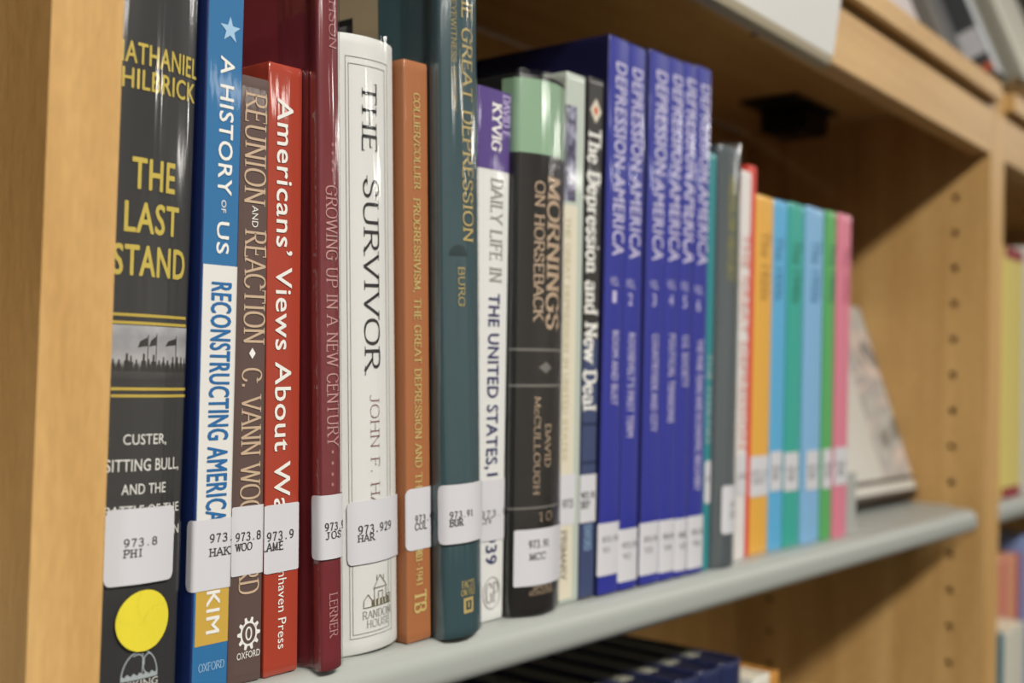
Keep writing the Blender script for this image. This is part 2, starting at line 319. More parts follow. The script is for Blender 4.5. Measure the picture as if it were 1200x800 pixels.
# ------------------------------------------------------------------ books
BK = {
    'laststand': (0.0015, 0.0353, -0.05, 0.25, 0.0072, 0.165, 0.003, 0.0025, 0),
    'blue': (0.0388, 0.0543, -0.6, 0.252, 0.0075, 0.19, 0, 0.0009, 0),
    'brown': (0.0563, 0.0711, -1.3, 0.216, 0.0105, 0.14, 0, 0.0006, 0),
    'americans': (0.0724, 0.0883, -1.75, 0.2235, 0.0105, 0.15, 0, 0.0006, 0),
    'maroon': (0.0925, 0.103, -2.85, 0.285, 0.001, 0.2, 0.0012, 0.0012, 0.001),
    'survivor': (0.1105, 0.1452, -3.1, 0.2435, 0.0095, 0.165, 0.0045, 0.003, 0),
    'collier': (0.1462, 0.1606, -3.0, 0.2405, 0.0095, 0.155, 0, 0.0009, 0),
    'teal': (0.1618, 0.1866, -3.1, 0.29, 0.0005, 0.21, 0.0035, 0.003, 0.0012),
    'daily': (0.1895, 0.214, -1.0, 0.2415, 0.0138, 0.165, 0.0005, 0.001, 0),
    'mornings': (0.2158, 0.254, -1.08, 0.2525, 0.006, 0.17, 0.006, 0.003, 0),
    'thin': (0.2568, 0.2728, -1.0, 0.2625, 0.0135, 0.18, 0, 0.001, 0),
    'newdeal': (0.2739, 0.2867, -0.5, 0.2645, 0.0135, 0.19, 0, 0.0008, 0),
    'vol1': (0.2878, 0.3065, -0.25, 0.2895, 0.0115, 0.21, 0.0006, 0.001, 0),
    'vol2': (0.3067, 0.3248, -0.5, 0.2895, 0.0115, 0.21, 0.0006, 0.001, 0),
    'vol3': (0.327, 0.3474, -0.3, 0.2915, 0.0115, 0.21, 0.0006, 0.001, 0),
    'vol4': (0.3476, 0.3636, -0.3, 0.292, 0.0115, 0.21, 0.0006, 0.001, 0),
    'vol5': (0.3638, 0.3778, -0.2, 0.293, 0.0115, 0.21, 0.0006, 0.001, 0),
    'vol6': (0.378, 0.3958, -0.3, 0.2945, 0.0115, 0.21, 0.0006, 0.001, 0),
    'tt': (0.3966, 0.4046, -0.15, 0.2465, 0.0128, 0.18, 0, 0.0006, 0),
    'grey': (0.406, 0.4345, -0.1, 0.253, 0.0085, 0.17, 0.004, 0.003, 0.0008),
    'white': (0.44, 0.4578, -0.1, 0.244, 0.0165, 0.16, 0, 0.001, 0),
    'red': (0.4582, 0.47, 0, 0.25, 0.0195, 0.17, 0, 0.0008, 0),
    'orange': (0.4704, 0.4962, 0, 0.233, 0.0195, 0.17, 0.0004, 0.0008, 0),
    'b1': (0.4966, 0.5172, -0.1, 0.233, 0.019, 0.17, 0.0004, 0.0008, 0),
    'g1': (0.5176, 0.5412, -0.1, 0.234, 0.018, 0.17, 0.0004, 0.0008, 0),
    'b2': (0.5416, 0.5712, -0.1, 0.2345, 0.0165, 0.17, 0.0004, 0.0008, 0),
    'gr': (0.5716, 0.5888, -0.05, 0.235, 0.015, 0.17, 0.0004, 0.0008, 0),
    'pk': (0.5892, 0.613, 0, 0.2355, 0.0135, 0.17, 0.0004, 0.0008, 0),
}
PRINT = [  # book, kind, arguments, (s0, s1, z0, z1) in mm on the spine
    ('laststand', 'vlines', ('photo', 'spine_picture'), (-13.06, 15.74, 107.26, 124.8)),
    ('laststand', 'patch', ('gold_line', 'rule'), (-13.63, 14.96, 127.63, 128.58)),
    ('laststand', 'patch', ('gold_line', 'rule'), (-13.54, 15.1, 125.13, 126.08)),
    ('laststand', 'patch', ('gold_line', 'rule'), (-12.78, 23.66, 103.87, 104.83)),
    ('laststand', 'patch', ('gold_line', 'rule'), (-12.7, 23.66, 101.63, 102.58)),
    ('laststand', 'hsan', ('NATHANIEL', 'yellow_ink', 'author_name', 1.4), (-16.2, 16.15, 209.22, 215.98)),
    ('laststand', 'hsan', ('PHILBRICK', 'yellow_ink', 'author_name', 1.4), (-16.16, 15.4, 200.99, 207.45)),
    ('laststand', 'hsan', ('THE', 'yellow_ink', 'title', 2), (-8.3, 7.36, 169.02, 178.81)),
    ('laststand', 'hsan', ('LAST', 'yellow_ink', 'title', 2), (-10.3, 9.57, 154.79, 164.56)),
    ('laststand', 'hsan', ('STAND', 'yellow_ink', 'title', 2), (-13.59, 13.15, 140.86, 150.62)),
    ('laststand', 'hsan', ('CUSTER,', 'white_ink', 'subtitle', 1), (-8.24, 7.57, 86.49, 89.81)),
    ('laststand', 'hsan', ('SITTING BULL,', 'white_ink', 'subtitle', 1), (-13.63, 13.56, 77.92, 81.78)),
    ('laststand', 'hsan', ('AND THE', 'white_ink', 'subtitle', 1), (-8.21, 7.93, 70.48, 73.79)),
    ('laststand', 'hsan', ('BATTLE OF THE', 'white_ink', 'subtitle', 1), (-13.38, 14.32, 63.81, 66.85)),
    ('laststand', 'hsan', ('LITTLE BIGHORN', 'white_ink', 'subtitle', 1), (-13.38, 14.72, 56.35, 59.39)),
    ('laststand', 'label', (), (-13.24, 11.53, 41.69, 66.12)),
    ('laststand', 'mono', ('973.8',), (-7.57, 4.4, 53.69, 56.57)),
    ('laststand', 'mono', ('PHI',), (-7.45, -0.68, 50.25, 53.25)),
    ('laststand', 'disc', ('yellow_dot', 'yellow_sticker'), (-9.0, 10.32, 19.81, 39.57)),
    ('laststand', 'ship', ('pale_ink', 'publisher_emblem'), (-6.38, 7.22, 10.82, 20.13)),
    ('laststand', 'hsan', ('VIKING', 'white_ink', 'publisher_name', 0.6), (-5.86, 7.5, 8.0, 10.47)),
    ('blue', 'patch', ('blue_paper', 'spine_print'), (-7.22, 6.95, -0.95, 249.58)),
    ('blue', 'patch', ('white_paper', 'title_panel'), (-6.99, 10.85, 57.59, 147.04)),
    ('blue', 'patch', ('ochre_paper', 'author_panel'), (-6.55, 7.01, 17.26, 36.18)),
    ('blue', 'star', ('pale_blue_ink', 'star_emblem'), (-2.87, 6.0, 224.12, 233.66)),
    ('blue', 'vsan', ('A HISTORY', 'white_ink', 'title', 1.8), (-2.01, 3.75, 171.47, 219.2)),
    ('blue', 'vsan', ('OF', 'white_ink', 'title', 0.4), (-0.25, 1.72, 165.25, 169.68)),
    ('blue', 'vsan', ('US', 'white_ink', 'title', 2), (-1.87, 3.14, 151.06, 161.99)),
    ('blue', 'vsan', ('RECONSTRUCTING AMERICA', 'blue_ink', 'volume_title', 2.2), (-3.45, 4.9, 58.87, 141.05)),
    ('blue', 'vsan', ('HAKIM', 'white_ink', 'author_name', 2.4), (-2.13, 3.16, 20.99, 48.38)),
    ('blue', 'hser', ('OXFORD', 'pale_blue_ink', 'publisher_name', 0.8, 0.5), (-4.82, 5.72, 8.5, 11.12)),
    ('blue', 'label', (0, 0, 3), (-10.91, 7.35, 35.88, 59.98)),
    ('blue', 'mono', ('973.8',), (-2.01, 10.85, 51.75, 54.99)),
    ('blue', 'mono', ('HAK',), (-1.86, 6.68, 46.99, 50.21)),
    ('brown', 'vser', ('REUNION', 'cream_ink', 'title', 0.8, 0.4), (-3.23, 5.92, 170.43, 210.23)),
    ('brown', 'vsan', ('AND', 'white_ink', 'title', 0.6), (0.24, 2.91, 162.2, 169.84)),
    ('brown', 'vser', ('REACTION', 'cream_ink', 'title', 0.8, 0.4), (-2.67, 6.47, 120.66, 161.0)),
    ('brown', 'diamond', ('white_ink', 'diamond'), (-0.16, 2.69, 115.16, 119.13)),
    ('brown', 'vser', ('C. VANN WOODWARD', 'cream_ink', 'author_name', 0.8, 0.4), (-3.04, 5.47, 31.52, 111.81)),
    ('brown', 'gear', ('white_ink', 'publisher_emblem'), (-3.5, 6.5, 11.45, 23.28)),
    ('brown', 'hsan', ('OXFORD', 'white_ink', 'publisher_name', 0.4), (-3.55, 6.64, 8.71, 11.14)),
    ('brown', 'label', (1, 0, 0.4), (-6.71, 10.36, 38.42, 62.9)),
    ('brown', 'mono', ('973.8',), (-5.27, 6.03, 50.45, 53.79)),
    ('brown', 'mono', ('WOO',), (-5.02, 2.09, 47.05, 50.07)),
    ('americans', 'vsan', ('Americans’ Views About War', 'white_ink', 'title', 1.4), (-4.08, 3.33, 54.51, 210.82)),
    ('americans', 'vsan', ('Greenhaven Press', 'white_ink', 'publisher_name', 0.3), (-1.73, 2.07, 9.4, 49.44)),
    ('americans', 'label', (1, 0, 0), (-7.93, 7.56, 37.6, 62.47)),
    ('americans', 'mono', ('973.9',), (-7.63, 5.06, 49.16, 52.75)),
    ('americans', 'mono', ('AME',), (-7.6, 0.26, 45.58, 49.0)),
    ('maroon', 'vser', ('JOSEPHSON', 'pink_ink', 'author_name', 0.8, 0.5), (-0.7, 3.08, 231.42, 268.77)),
    ('maroon', 'vser', ('GROWING UP IN A NEW CENTURY', 'pink_ink', 'title', 0.8, 0.5), (-2.47, 3.0, 83.66, 180.58)),
    ('maroon', 'disc', ('pink_ink', 'dot'), (0.13, 1.25, 195.21, 196.48)),
    ('maroon', 'disc', ('pink_ink', 'dot'), (0.1, 1.23, 192.04, 193.3)),
    ('maroon', 'disc', ('pink_ink', 'dot'), (0.08, 1.2, 188.86, 190.13)),
    ('maroon', 'disc', ('pink_ink', 'dot'), (0.05, 1.17, 185.69, 186.96)),
    ('maroon', 'disc', ('pink_ink', 'dot'), (-0.73, 0.31, 80.84, 82.11)),
    ('maroon', 'disc', ('pink_ink', 'dot'), (-0.76, 0.28, 76.7, 77.98)),
    ('maroon', 'disc', ('pink_ink', 'dot'), (-0.79, 0.25, 72.57, 73.84)),
    ('maroon', 'disc', ('pink_ink', 'dot'), (-0.82, 0.22, 68.75, 70.02)),
    ('maroon', 'vser', ('LERNER', 'pink_ink', 'publisher_name', 0.8, 0.5), (-1.93, 1.92, 12.57, 28.86)),
    ('maroon', 'label', (0, 0, 3), (-9.45, 7.35, 41.78, 65.65)),
    ('maroon', 'mono', ('973.91',), (-4.19, 7.35, 52.23, 55.43)),
    ('maroon', 'mono', ('JOS',), (-4.21, 3.33, 49.18, 52.2)),
    ('survivor', 'frame', ('grey_ink', 'border_rule'), (-12.15, 10.5, 6.4, 234.65)),
    ('survivor', 'frame', ('grey_ink', 'border_rule'), (-10.89, 8.39, 7.86, 231.89)),
    ('survivor', 'vser', ('THE', 'black_ink', 'title', 1.3, 0.4), (-4.76, 2.75, 197.94, 225.54)),
    ('survivor', 'vser', ('SURVIVOR', 'black_ink', 'title', 1.3, 0.4), (-4.39, 3.51, 111.43, 187.54)),
    ('survivor', 'vser', ('JOHN F. HARRIS', 'wine_ink', 'author_name', 0.7, 0.3), (-1.83, 3.0, 38.2, 101.88)),
    ('survivor', 'house', ('olive_ink', 'publisher_emblem'), (-6.32, 9.56, 17.85, 30.16)),
    ('survivor', 'hser', ('RANDOM', 'grey_ink', 'publisher_name', 0.7, 0.4), (-6.61, 9.76, 13.41, 16.49)),
    ('survivor', 'hser', ('HOUSE', 'grey_ink', 'publisher_name', 0.7, 0.4), (-4.62, 8.29, 9.76, 12.67)),
    ('survivor', 'label', (0, 0, 3), (-13.2, 14.45, 35.46, 60.36)),
    ('survivor', 'mono', ('973.929',), (-8.78, 9.63, 47.09, 50.84)),
    ('survivor', 'mono', ('HAR',), (-8.82, -0.97, 44.11, 47.32)),
    ('collier', 'vser', ('COLLIER/COLLIER', 'gold_ink', 'author_name', 1.2, 0.7), (-1.73, 1.86, 187.78, 227.28)),
    ('collier', 'vser', ('PROGRESSIVISM, THE GREAT DEPRESSION AND THE NEW DEAL', 'gold_ink', 'title', 1.2, 0.7), (-2.19, 1.66, 34.36, 183.87)),
    ('collier', 'vser', ('1901-1941', 'gold_ink', 'title', 1.2, 0.7), (-1.93, 1.68, 22.95, 41.1)),
    ('collier', 'vser', ('TB', 'gold_ink', 'publisher_emblem', 1.4, 0.8), (-3.11, 3.61, 12.2, 21.1)),
    ('collier', 'label', (0, 0, 3), (-7.47, 6.3, 38.32, 63.9)),
    ('collier', 'mono', ('973.91',), (-3.02, 10.08, 49.48, 52.7)),
    ('collier', 'mono', ('COL',), (-3.05, 4.44, 46.31, 49.52)),
    ('teal', 'vser', ('THE GREAT DEPRESSION', 'gold_ink', 'title', 1.1, 0.6), (-1.7, 4.98, 167.42, 279.32)),
    ('teal', 'vser', ('AN EYEWITNESS HISTORY', 'gold_ink', 'subtitle', 0.9, 0.6), (-7.31, -4.75, 222.11, 276.27)),
    ('teal', 'halfdisc', ('dark_teal', 'half_round_mark'), (-9.06, 0.58, 161.39, 166.05)),
    ('teal', 'vser', ('BURG', 'gold_ink', 'author_name', 1.1, 0.7), (-4.58, -1.23, 139.84, 156.76)),
    ('teal', 'hser', ('FACTS', 'gold_ink', 'publisher_name', 1, 0.7), (-3.96, 3.82, 20.84, 23.75)),
    ('teal', 'hser', ('ON FILE', 'gold_ink', 'publisher_name', 1, 0.7), (-4.44, 4.51, 17.55, 20.1)),
    ('teal', 'emblemsq', ('gold_ink', 'publisher_emblem'), (-3.1, 3.0, 9.91, 16.47)),
    ('teal', 'label', (0, 0, 5), (-14.16, 6.27, 40.32, 65.25)),
    ('teal', 'mono', ('973.91',), (-10.41, 1.59, 51.03, 54.1)),
    ('teal', 'mono', ('BUR',), (-10.44, -4.16, 47.56, 50.98)),
    ('daily', 'patch', ('purple_paper', 'author_panel'), (-14.34, 17.15, 204.69, 241.36)),
    ('daily', 'vser', ('KYVIG', 'white_ink', 'author_name', 1.4, 0.8), (-1.75, 4.76, 213.28, 235.14)),
    ('daily', 'vser', ('DAVID E.', 'lilac_ink', 'author_name', 1, 0.6), (5.91, 11.31, 219.51, 240.03)),
    ('daily', 'vser', ('DAILY LIFE IN', 'grey_ink', 'title', 0.8, 0.4), (-1.76, 6.67, 153.78, 200.94)),
    ('daily', 'vsan', ('THE UNITED STATES,', 'navy_ink', 'title', 1.8), (-2.12, 5.59, 69.2, 148.3)),
    ('daily', 'vsan', ('1920–1939', 'navy_ink', 'title', 1.8), (-1.44, 6.3, 25.83, 66.83)),
    ('daily', 'ring', ('grey_ink', 'publisher_emblem'), (-2.94, 9.53, 5.23, 19.92)),
    ('daily', 'hser', ('GP', 'grey_ink', 'publisher_initials', 0.7, 0.4), (-0.89, 7.86, 8.29, 17.18)),
    ('daily', 'label', (0, 0, 3), (-7.84, 17.15, 36.39, 63.95)),
    ('daily', 'mono', ('973.91',), (-6.4, 17.15, 46.99, 50.29)),
    ('daily', 'mono', ('KYV',), (-6.33, 1.9, 44.09, 47.36)),
    ('mornings', 'patch', ('green_paper', 'cover_band'), (-28.66, 26.74, 215.53, 250.31)),
    ('mornings', 'vser', ('MORNINGS', 'cream_ink', 'title', 1.5, 0.7), (-1.97, 8.98, 133.81, 205.64)),
    ('mornings', 'vser', ('ON HORSEBACK', 'cream_ink', 'title', 1.3, 0.7), (-10.04, -4.34, 137.5, 202.68)),
    ('mornings', 'patch', ('grey_line', 'rule'), (-22.47, 26.74, 123.26, 124.48)),
    ('mornings', 'patch', ('grey_line', 'rule'), (-22.16, 26.74, 106.5, 107.72)),
    ('mornings', 'patch', ('grey_line', 'rule'), (-22.07, 26.74, 49.66, 50.66)),
    ('mornings', 'diamond', ('grey_line', 'ornament'), (-6.5, 2.83, 112.77, 118.39)),
    ('mornings', 'vser', ('DAVID', 'cream_ink', 'author_name', 1.2, 0.7), (-1.44, 2.69, 68.91, 89.01)),
    ('mornings', 'vser', ('McCULLOUGH', 'cream_ink', 'author_name', 1.2, 0.7), (-8.61, -4.97, 56.21, 102.0)),
    ('mornings', 'hser', ('10', 'cream_ink', 'edition_mark', 1, 0.6), (-6.18, 4.9, 43.73, 47.74)),
    ('mornings', 'hsan', ('SIMON &', 'cream_ink', 'publisher_name', 0.4), (-8.12, 6.01, 11.76, 13.76)),
    ('mornings', 'hsan', ('SCHUSTER', 'cream_ink', 'publisher_name', 0.4), (-10.04, 7.02, 9.43, 11.43)),
    ('mornings', 'label', (1,), (-18.58, 26.74, 14.19, 40.4)),
    ('mornings', 'mono', ('973.91',), (-11.4, 1.35, 31.4, 35.38)),
    ('mornings', 'mono', ('MCC',), (-10.82, -1.19, 25.93, 29.5)),
    ('thin', 'blotch', ('dark_print', 'cover_picture'), (-8.74, 0.52, 198.61, 246.06)),
    ('thin', 'patch', ('cream_paper', 'title_panel'), (-8.49, 2.27, 2.31, 196.61)),
    ('thin', 'vser', ('THE GREAT DEPRESSION IN UNITED STATES', 'tan_ink', 'title', 1.2, 0.8), (-7.17, -3.61, 70.5, 190.44)),
    ('thin', 'label', (1,), (-7.93, 3.53, 38.73, 63.57)),
    ('thin', 'mono', ('973',), (-7.18, 1.4, 46.79, 51.42)),
    ('thin', 'vser', ('PRIMARY', 'brown_ink', 'publisher_name', 1.2, 0.8), (-7.23, -2.99, 11.83, 36.1)),
    ('newdeal', 'diamond2', (), (-5.5, 4.47, 241.15, 253.83)),
    ('newdeal', 'patch', ('navy_paper', 'lower_panel'), (-8.08, 8.96, 1.01, 131.04)),
    ('newdeal', 'vser', ('The Depression and New Deal', 'white_ink', 'title', 1.3, 0.8), (-5.97, 4.22, 95.08, 238.03)),
    ('newdeal', 'patch', ('navy_line', 'rule'), (-8.1, 8.96, 87.27, 89.0)),
    ('newdeal', 'patch', ('navy_line', 'rule'), (-7.62, 8.96, 67.8, 69.53)),
    ('newdeal', 'vsan', ('OXFORD', 'pale_blue_ink', 'publisher_name', 0.6), (-3.57, 2.46, 24.36, 37.27)),
    ('newdeal', 'label', (1,), (-9.28, 8.96, 38.52, 62.66)),
    ('newdeal', 'mono', ('973.91',), (-6.27, 4.77, 50.2, 54.08)),
    ('newdeal', 'mono', ('DEP',), (-6.17, 0.36, 45.65, 49.51)),
    ('vol1', 'vsan', ('DEPRESSION', 'lilac_white', 'title', 1.6), (-3.72, 6.76, 221.4, 276.12)),
    ('vol1', 'vsan', ('AMERICA', 'lilac_white', 'title', 1.6), (-3.65, 7.27, 175.43, 217.42)),
    ('vol1', 'hsan', ('VOL.', 'lilac_white', 'volume_number', 0.8), (-4.59, 3.31, 159.65, 164.09)),
    ('vol1', 'hsan', ('1', 'lilac_white', 'volume_number', 0.8), (-2.44, 1.11, 150.78, 156.99)),
    ('vol1', 'vsan', ('BOOM AND BUST', 'lilac_white', 'subtitle', 1.0), (-1.8, 3.93, 97.66, 136.22)),
    ('vol2', 'vsan', ('DEPRESSION', 'lilac_white', 'title', 1.6), (-5.18, 4.95, 222.54, 276.52)),
    ('vol2', 'vsan', ('AMERICA', 'lilac_white', 'title', 1.6), (-5.0, 5.13, 175.15, 218.46)),
    ('vol2', 'hsan', ('VOL.', 'lilac_white', 'volume_number', 0.8), (-7.19, 0.99, 159.48, 164.01)),
    ('vol2', 'hsan', ('2', 'lilac_white', 'volume_number', 0.8), (-5.11, -1.23, 150.42, 156.76)),
    ('vol2', 'vsan', ('ROOSEVELT’S FIRST TERM', 'lilac_white', 'subtitle', 1.0), (-4.41, 1.65, 80.86, 135.56)),
    ('vol3', 'vsan', ('DEPRESSION', 'lilac_white', 'title', 1.6), (-3.71, 8.58, 224.08, 280.78)),
    ('vol3', 'vsan', ('AMERICA', 'lilac_white', 'title', 1.6), (-4.22, 6.77, 176.46, 221.08)),
    ('vol3', 'hsan', ('VOL.', 'lilac_white', 'volume_number', 0.8), (-5.76, 2.85, 160.8, 165.47)),
    ('vol3', 'hsan', ('3', 'lilac_white', 'volume_number', 0.8), (-3.44, 0.43, 151.46, 158.0)),
    ('vol3', 'vsan', ('COUNTRYSIDE AND CITY', 'lilac_white', 'subtitle', 1.0), (-2.6, 3.66, 83.03, 136.16)),
    ('vol4', 'vsan', ('DEPRESSION', 'lilac_white', 'title', 1.6), (-4.34, 6.96, 225.32, 282.26)),
    ('vol4', 'vsan', ('AMERICA', 'lilac_white', 'title', 1.6), (-5.3, 6.04, 177.64, 222.77)),
    ('vol4', 'hsan', ('VOL.', 'lilac_white', 'volume_number', 0.8), (-6.07, 2.74, 162.18, 166.95)),
    ('vol4', 'hsan', ('4', 'lilac_white', 'volume_number', 0.8), (-3.78, 0.16, 152.62, 159.3)),
    ('vol4', 'vsan', ('POLITICAL TENSIONS', 'lilac_white', 'subtitle', 1.0), (-3.07, 3.46, 87.86, 136.96)),
    ('vol5', 'vsan', ('DEPRESSION', 'lilac_white', 'title', 1.6), (-4.35, 9.8, 226.94, 283.62)),
    ('vol5', 'vsan', ('AMERICA', 'lilac_white', 'title', 1.6), (-4.89, 9.8, 178.33, 223.95)),
    ('vol5', 'hsan', ('VOL.', 'lilac_white', 'volume_number', 0.8), (-6.36, 2.51, 162.36, 167.22)),
    ('vol5', 'hsan', ('5', 'lilac_white', 'volume_number', 0.8), (-4.13, -0.16, 152.62, 159.43)),
    ('vol5', 'vsan', ('U.S. SOCIETY', 'lilac_white', 'subtitle', 1.0), (-3.75, 2.86, 107.51, 136.66)),
    ('vol6', 'vsan', ('DEPRESSION', 'lilac_white', 'title', 1.6), (-4.0, 7.13, 227.61, 283.74)),
    ('vol6', 'vsan', ('AMERICA', 'lilac_white', 'title', 1.6), (-4.31, 7.26, 178.68, 224.1)),
    ('vol6', 'hsan', ('VOL.', 'lilac_white', 'volume_number', 0.8), (-6.91, 2.52, 161.51, 166.46)),
    ('vol6', 'hsan', ('6', 'lilac_white', 'volume_number', 0.8), (-4.45, -0.23, 151.59, 158.53)),
    ('vol6', 'vsan', ('THE WAR YEARS AND ECONOMIC RECOVERY', 'lilac_white', 'subtitle', 1.0), (-3.07, 4.01, 47.84, 135.36)),
    ('vol1', 'label', (1,), (-9.63, 13.09, 10.27, 37.12)),
    ('vol1', 'mono', ('973.91',), (-6.9, 7.94, 27.12, 30.2)),
    ('vol1', 'mono', ('V1',), (-6.02, -0.11, 21.79, 24.85)),
    ('vol2', 'label', (1,), (-9.36, 12.67, 4.85, 32.36)),
    ('vol2', 'mono', ('973.91',), (-6.51, 7.35, 22.12, 25.27)),
    ('vol2', 'mono', ('V2',), (-5.62, 0.63, 16.61, 19.75)),
    ('vol3', 'label', (1,), (-10.06, 8.12, 5.78, 33.96)),
    ('vol3', 'mono', ('973.91',), (-6.77, 6.85, 23.22, 26.46)),
    ('vol3', 'mono', ('V3',), (-5.79, 0.88, 17.48, 20.71)),
    ('vol4', 'label', (1,), (-8.34, 6.73, 4.98, 33.81)),
    ('vol4', 'mono', ('973.91',), (-5.27, 5.32, 22.85, 26.16)),
    ('vol4', 'mono', ('V4',), (-4.27, 2.92, 16.77, 20.08)),
    ('vol5', 'label', (1,), (-6.95, 5.09, 3.93, 33.3)),
    ('vol5', 'mono', ('973.91',), (-3.53, 3.64, 22.12, 25.49)),
    ('vol5', 'mono', ('V5',), (-2.46, 5.79, 15.67, 19.05)),
    ('vol6', 'label', (1,), (-8.76, 12.46, 3.39, 33.44)),
    ('vol6', 'mono', ('973.91',), (-5.09, 6.56, 22.21, 25.66)),
    ('vol6', 'mono', ('V6',), (-3.99, 3.92, 15.9, 19.34)),
    ('tt', 'vsan', ('THE THIRTIES', 'pale_ink', 'title', 0.8), (-2.12, 2.51, 74.51, 127.37)),
    ('tt', 'label', (), (-3.11, 5.6, 39.32, 64.42)),
    ('tt', 'mono', ('97',), (-1.65, 2.96, 51.9, 55.41)),
    ('grey', 'vser', ('AMERICAN HISTORY', 'dull_gold', 'title', 1.6, 1), (-6.54, 1.88, 171.58, 234.5)),
    ('grey', 'label', (), (-8.09, 19.95, 20.41, 49.19)),
    ('grey', 'mono', ('973',), (-0.79, 19.95, 35.46, 39.07)),
    ('grey', 'mono', ('DEP',), (-0.55, 19.95, 29.76, 33.38)),
    ('white', 'vsan', ('THE GREAT DEPRESSION', 'salmon_ink', 'title', 1.2), (-1.9, 7.33, 70.03, 204.14)),
    ('white', 'label', (), (-3.91, 12.46, 40.6, 65.7)),
    ('white', 'mono', ('973',), (-1.61, 7.56, 50.28, 54.02)),
    ('orange', 'vsan', ('The 1920s', 'dark_orange', 'title', 1.0), (-4.41, 7.55, 165.03, 209.8)),
    ('b1', 'vsan', ('The 1930s', 'dark_blue_ink', 'title', 1.0), (-7.15, 2.84, 166.32, 208.56)),
    ('g1', 'vsan', ('The 1940s', 'dark_green_ink', 'title', 1.0), (-5.76, 6.55, 166.23, 208.35)),
    ('b2', 'vsan', ('The 1950s', 'dark_blue_ink', 'title', 1.0), (-5.85, 8.75, 168.03, 211.29)),
    ('gr', 'vsan', ('The 1960s', 'dark_green_ink', 'title', 1.0), (-2.68, 6.94, 169.64, 212.05)),
    ('pk', 'vsan', ('The 1970s', 'dark_pink_ink', 'title', 1.0), (-2.85, 8.7, 171.05, 211.8)),
    ('orange', 'label', (1,), (-13.92, 18.06, 37.67, 63.72)),
    ('orange', 'mono', ('973.9',), (-12.14, 9.51, 50.59, 54.46)),
    ('orange', 'mono', ('DEC',), (-10.86, 5.72, 45.7, 49.56)),
    ('b1', 'label', (1,), (-9.73, 7.19, 39.75, 65.77)),
    ('b1', 'mono', ('973.9',), (-6.44, 4.26, 52.18, 56.14)),
    ('b1', 'mono', ('DEC',), (-5.08, 0.47, 47.15, 51.11)),
    ('g1', 'label', (1,), (-11.81, 8.67, 38.42, 64.45)),
    ('g1', 'mono', ('973.9',), (-8.85, 5.62, 50.57, 54.61)),
    ('g1', 'mono', ('DEC',), (-7.44, 1.59, 45.44, 49.48)),
    ('b2', 'label', (1,), (-9.31, 11.55, 37.26, 64.63)),
    ('b2', 'mono', ('973.9',), (-5.4, 8.32, 50.32, 54.49)),
    ('b2', 'mono', ('DEC',), (-3.82, 4.01, 45.05, 49.21)),
    ('gr', 'label', (1,), (-8.11, 12.04, 37.07, 65.07)),
    ('gr', 'mono', ('973.9',), (-4.41, 7.25, 50.48, 54.74)),
    ('gr', 'mono', ('DEC',), (-2.82, 2.37, 45.1, 49.35)),
    ('pk', 'label', (1,), (-11.53, 10.74, 38.54, 65.77)),
    ('pk', 'mono', ('973.9',), (-7.66, 7.07, 50.91, 55.24)),
    ('pk', 'mono', ('DEC',), (-6.02, 2.31, 45.42, 49.74)),
]

BOOKS = {}; PROFS = {}
def cover_mesh(P, S, w, h, th, seed):
    """solid case: outer outline, inner outline, small soft lips at head and foot"""
    n = len(P); vs = []; fs = []
    rings = [(.0005,0),(0,.0009),(0,.004),(0,h*.25),(0,h*.5),(0,h*.75),(0,h-.004),(0,h-.0009),(.0005,h)]
    for ins, z in rings:
        for i in range(n):
            x, y = at(P,S,S[i],-ins); vs.append((x,y,z))
    for z in (h, 0):
        for i in range(n):
            x, y = at(P,S,S[i],-th); vs.append((x,y,z))
    m = len(rings)
    for r in range(m-1):
        for i in range(n-1): fs.append((r*n+i, r*n+i+1, (r+1)*n+i+1, (r+1)*n+i))
    for a, b in ((m-1,m),(m,m+1),(m+1,0)):
        for i in range(n-1): fs.append((a*n+i, a*n+i+1, b*n+i+1, b*n+i))
    fs.append(tuple(r*n for r in range(m+2))); fs.append(tuple(r*n+n-1 for r in range(m+2)))
    return vs, fs
def jacket_mesh(P, S, h, seed, amp=.00035, off=.0003):
    rnd = random.Random(seed); vs = []; fs = []; s0 = S[0]*.35; s1 = S[-1]*.35; ns = 64; nz = 30
    waves = [(rnd.uniform(450,1500), rnd.uniform(-14,14), rnd.uniform(0,6.3), rnd.uniform(.3,1)) for _ in range(6)]
    hw = (abs(S[0])+abs(S[-1])); spw = max(abs(p[0]) for p in P)
    lo, hi = -spw-.022, spw+.022
    for j in range(nz+1):
        z = -.0002+(h+.0022)*j/nz
        for i in range(ns+1):
            s = lo+(hi-lo)*i/ns
            d = sum(a*math.sin(k*s+kz*z+ph) for k,kz,ph,a in waves)/sum(w_[3] for w_ in waves)*amp*1.6; d = min(abs(d), amp)
            z2 = max(z,0); 
            if j == nz: z2 += .0005*math.sin(s*900+seed)
            x, y = at(P,S,s,off+abs(d)); vs.append((x,y,z2))
    w = ns+1
    for j in range(nz):
        for i in range(ns): fs.append((j*w+i, j*w+i+1, (j+1)*w+i+1, (j+1)*w+i))
    return vs, fs
class Surf:
    def __init__(s, key): s.key = key; s.P, s.S = PROFS[key]; s.root = BOOKS[key]
    def pt(s, a, z, off): x, y = at(s.P, s.S, a, off); return (x, y, z)
def grid_patch(sf, s0, s1, zlo, zhi, off, n=None):
    n = n or max(4, int((s1-s0)/.0009)); vs = []; fs = []
    for i in range(n+1):
        a = s0+(s1-s0)*i/n; b, t = zlo(a), zhi(a)
        for j in range(4): vs.append(sf.pt(a, b+(t-b)*j/3, off))
    for i in range(n):
        for j in range(3): fs.append((i*4+j, (i+1)*4+j, (i+1)*4+j+1, i*4+j+1))
    return vs, fs
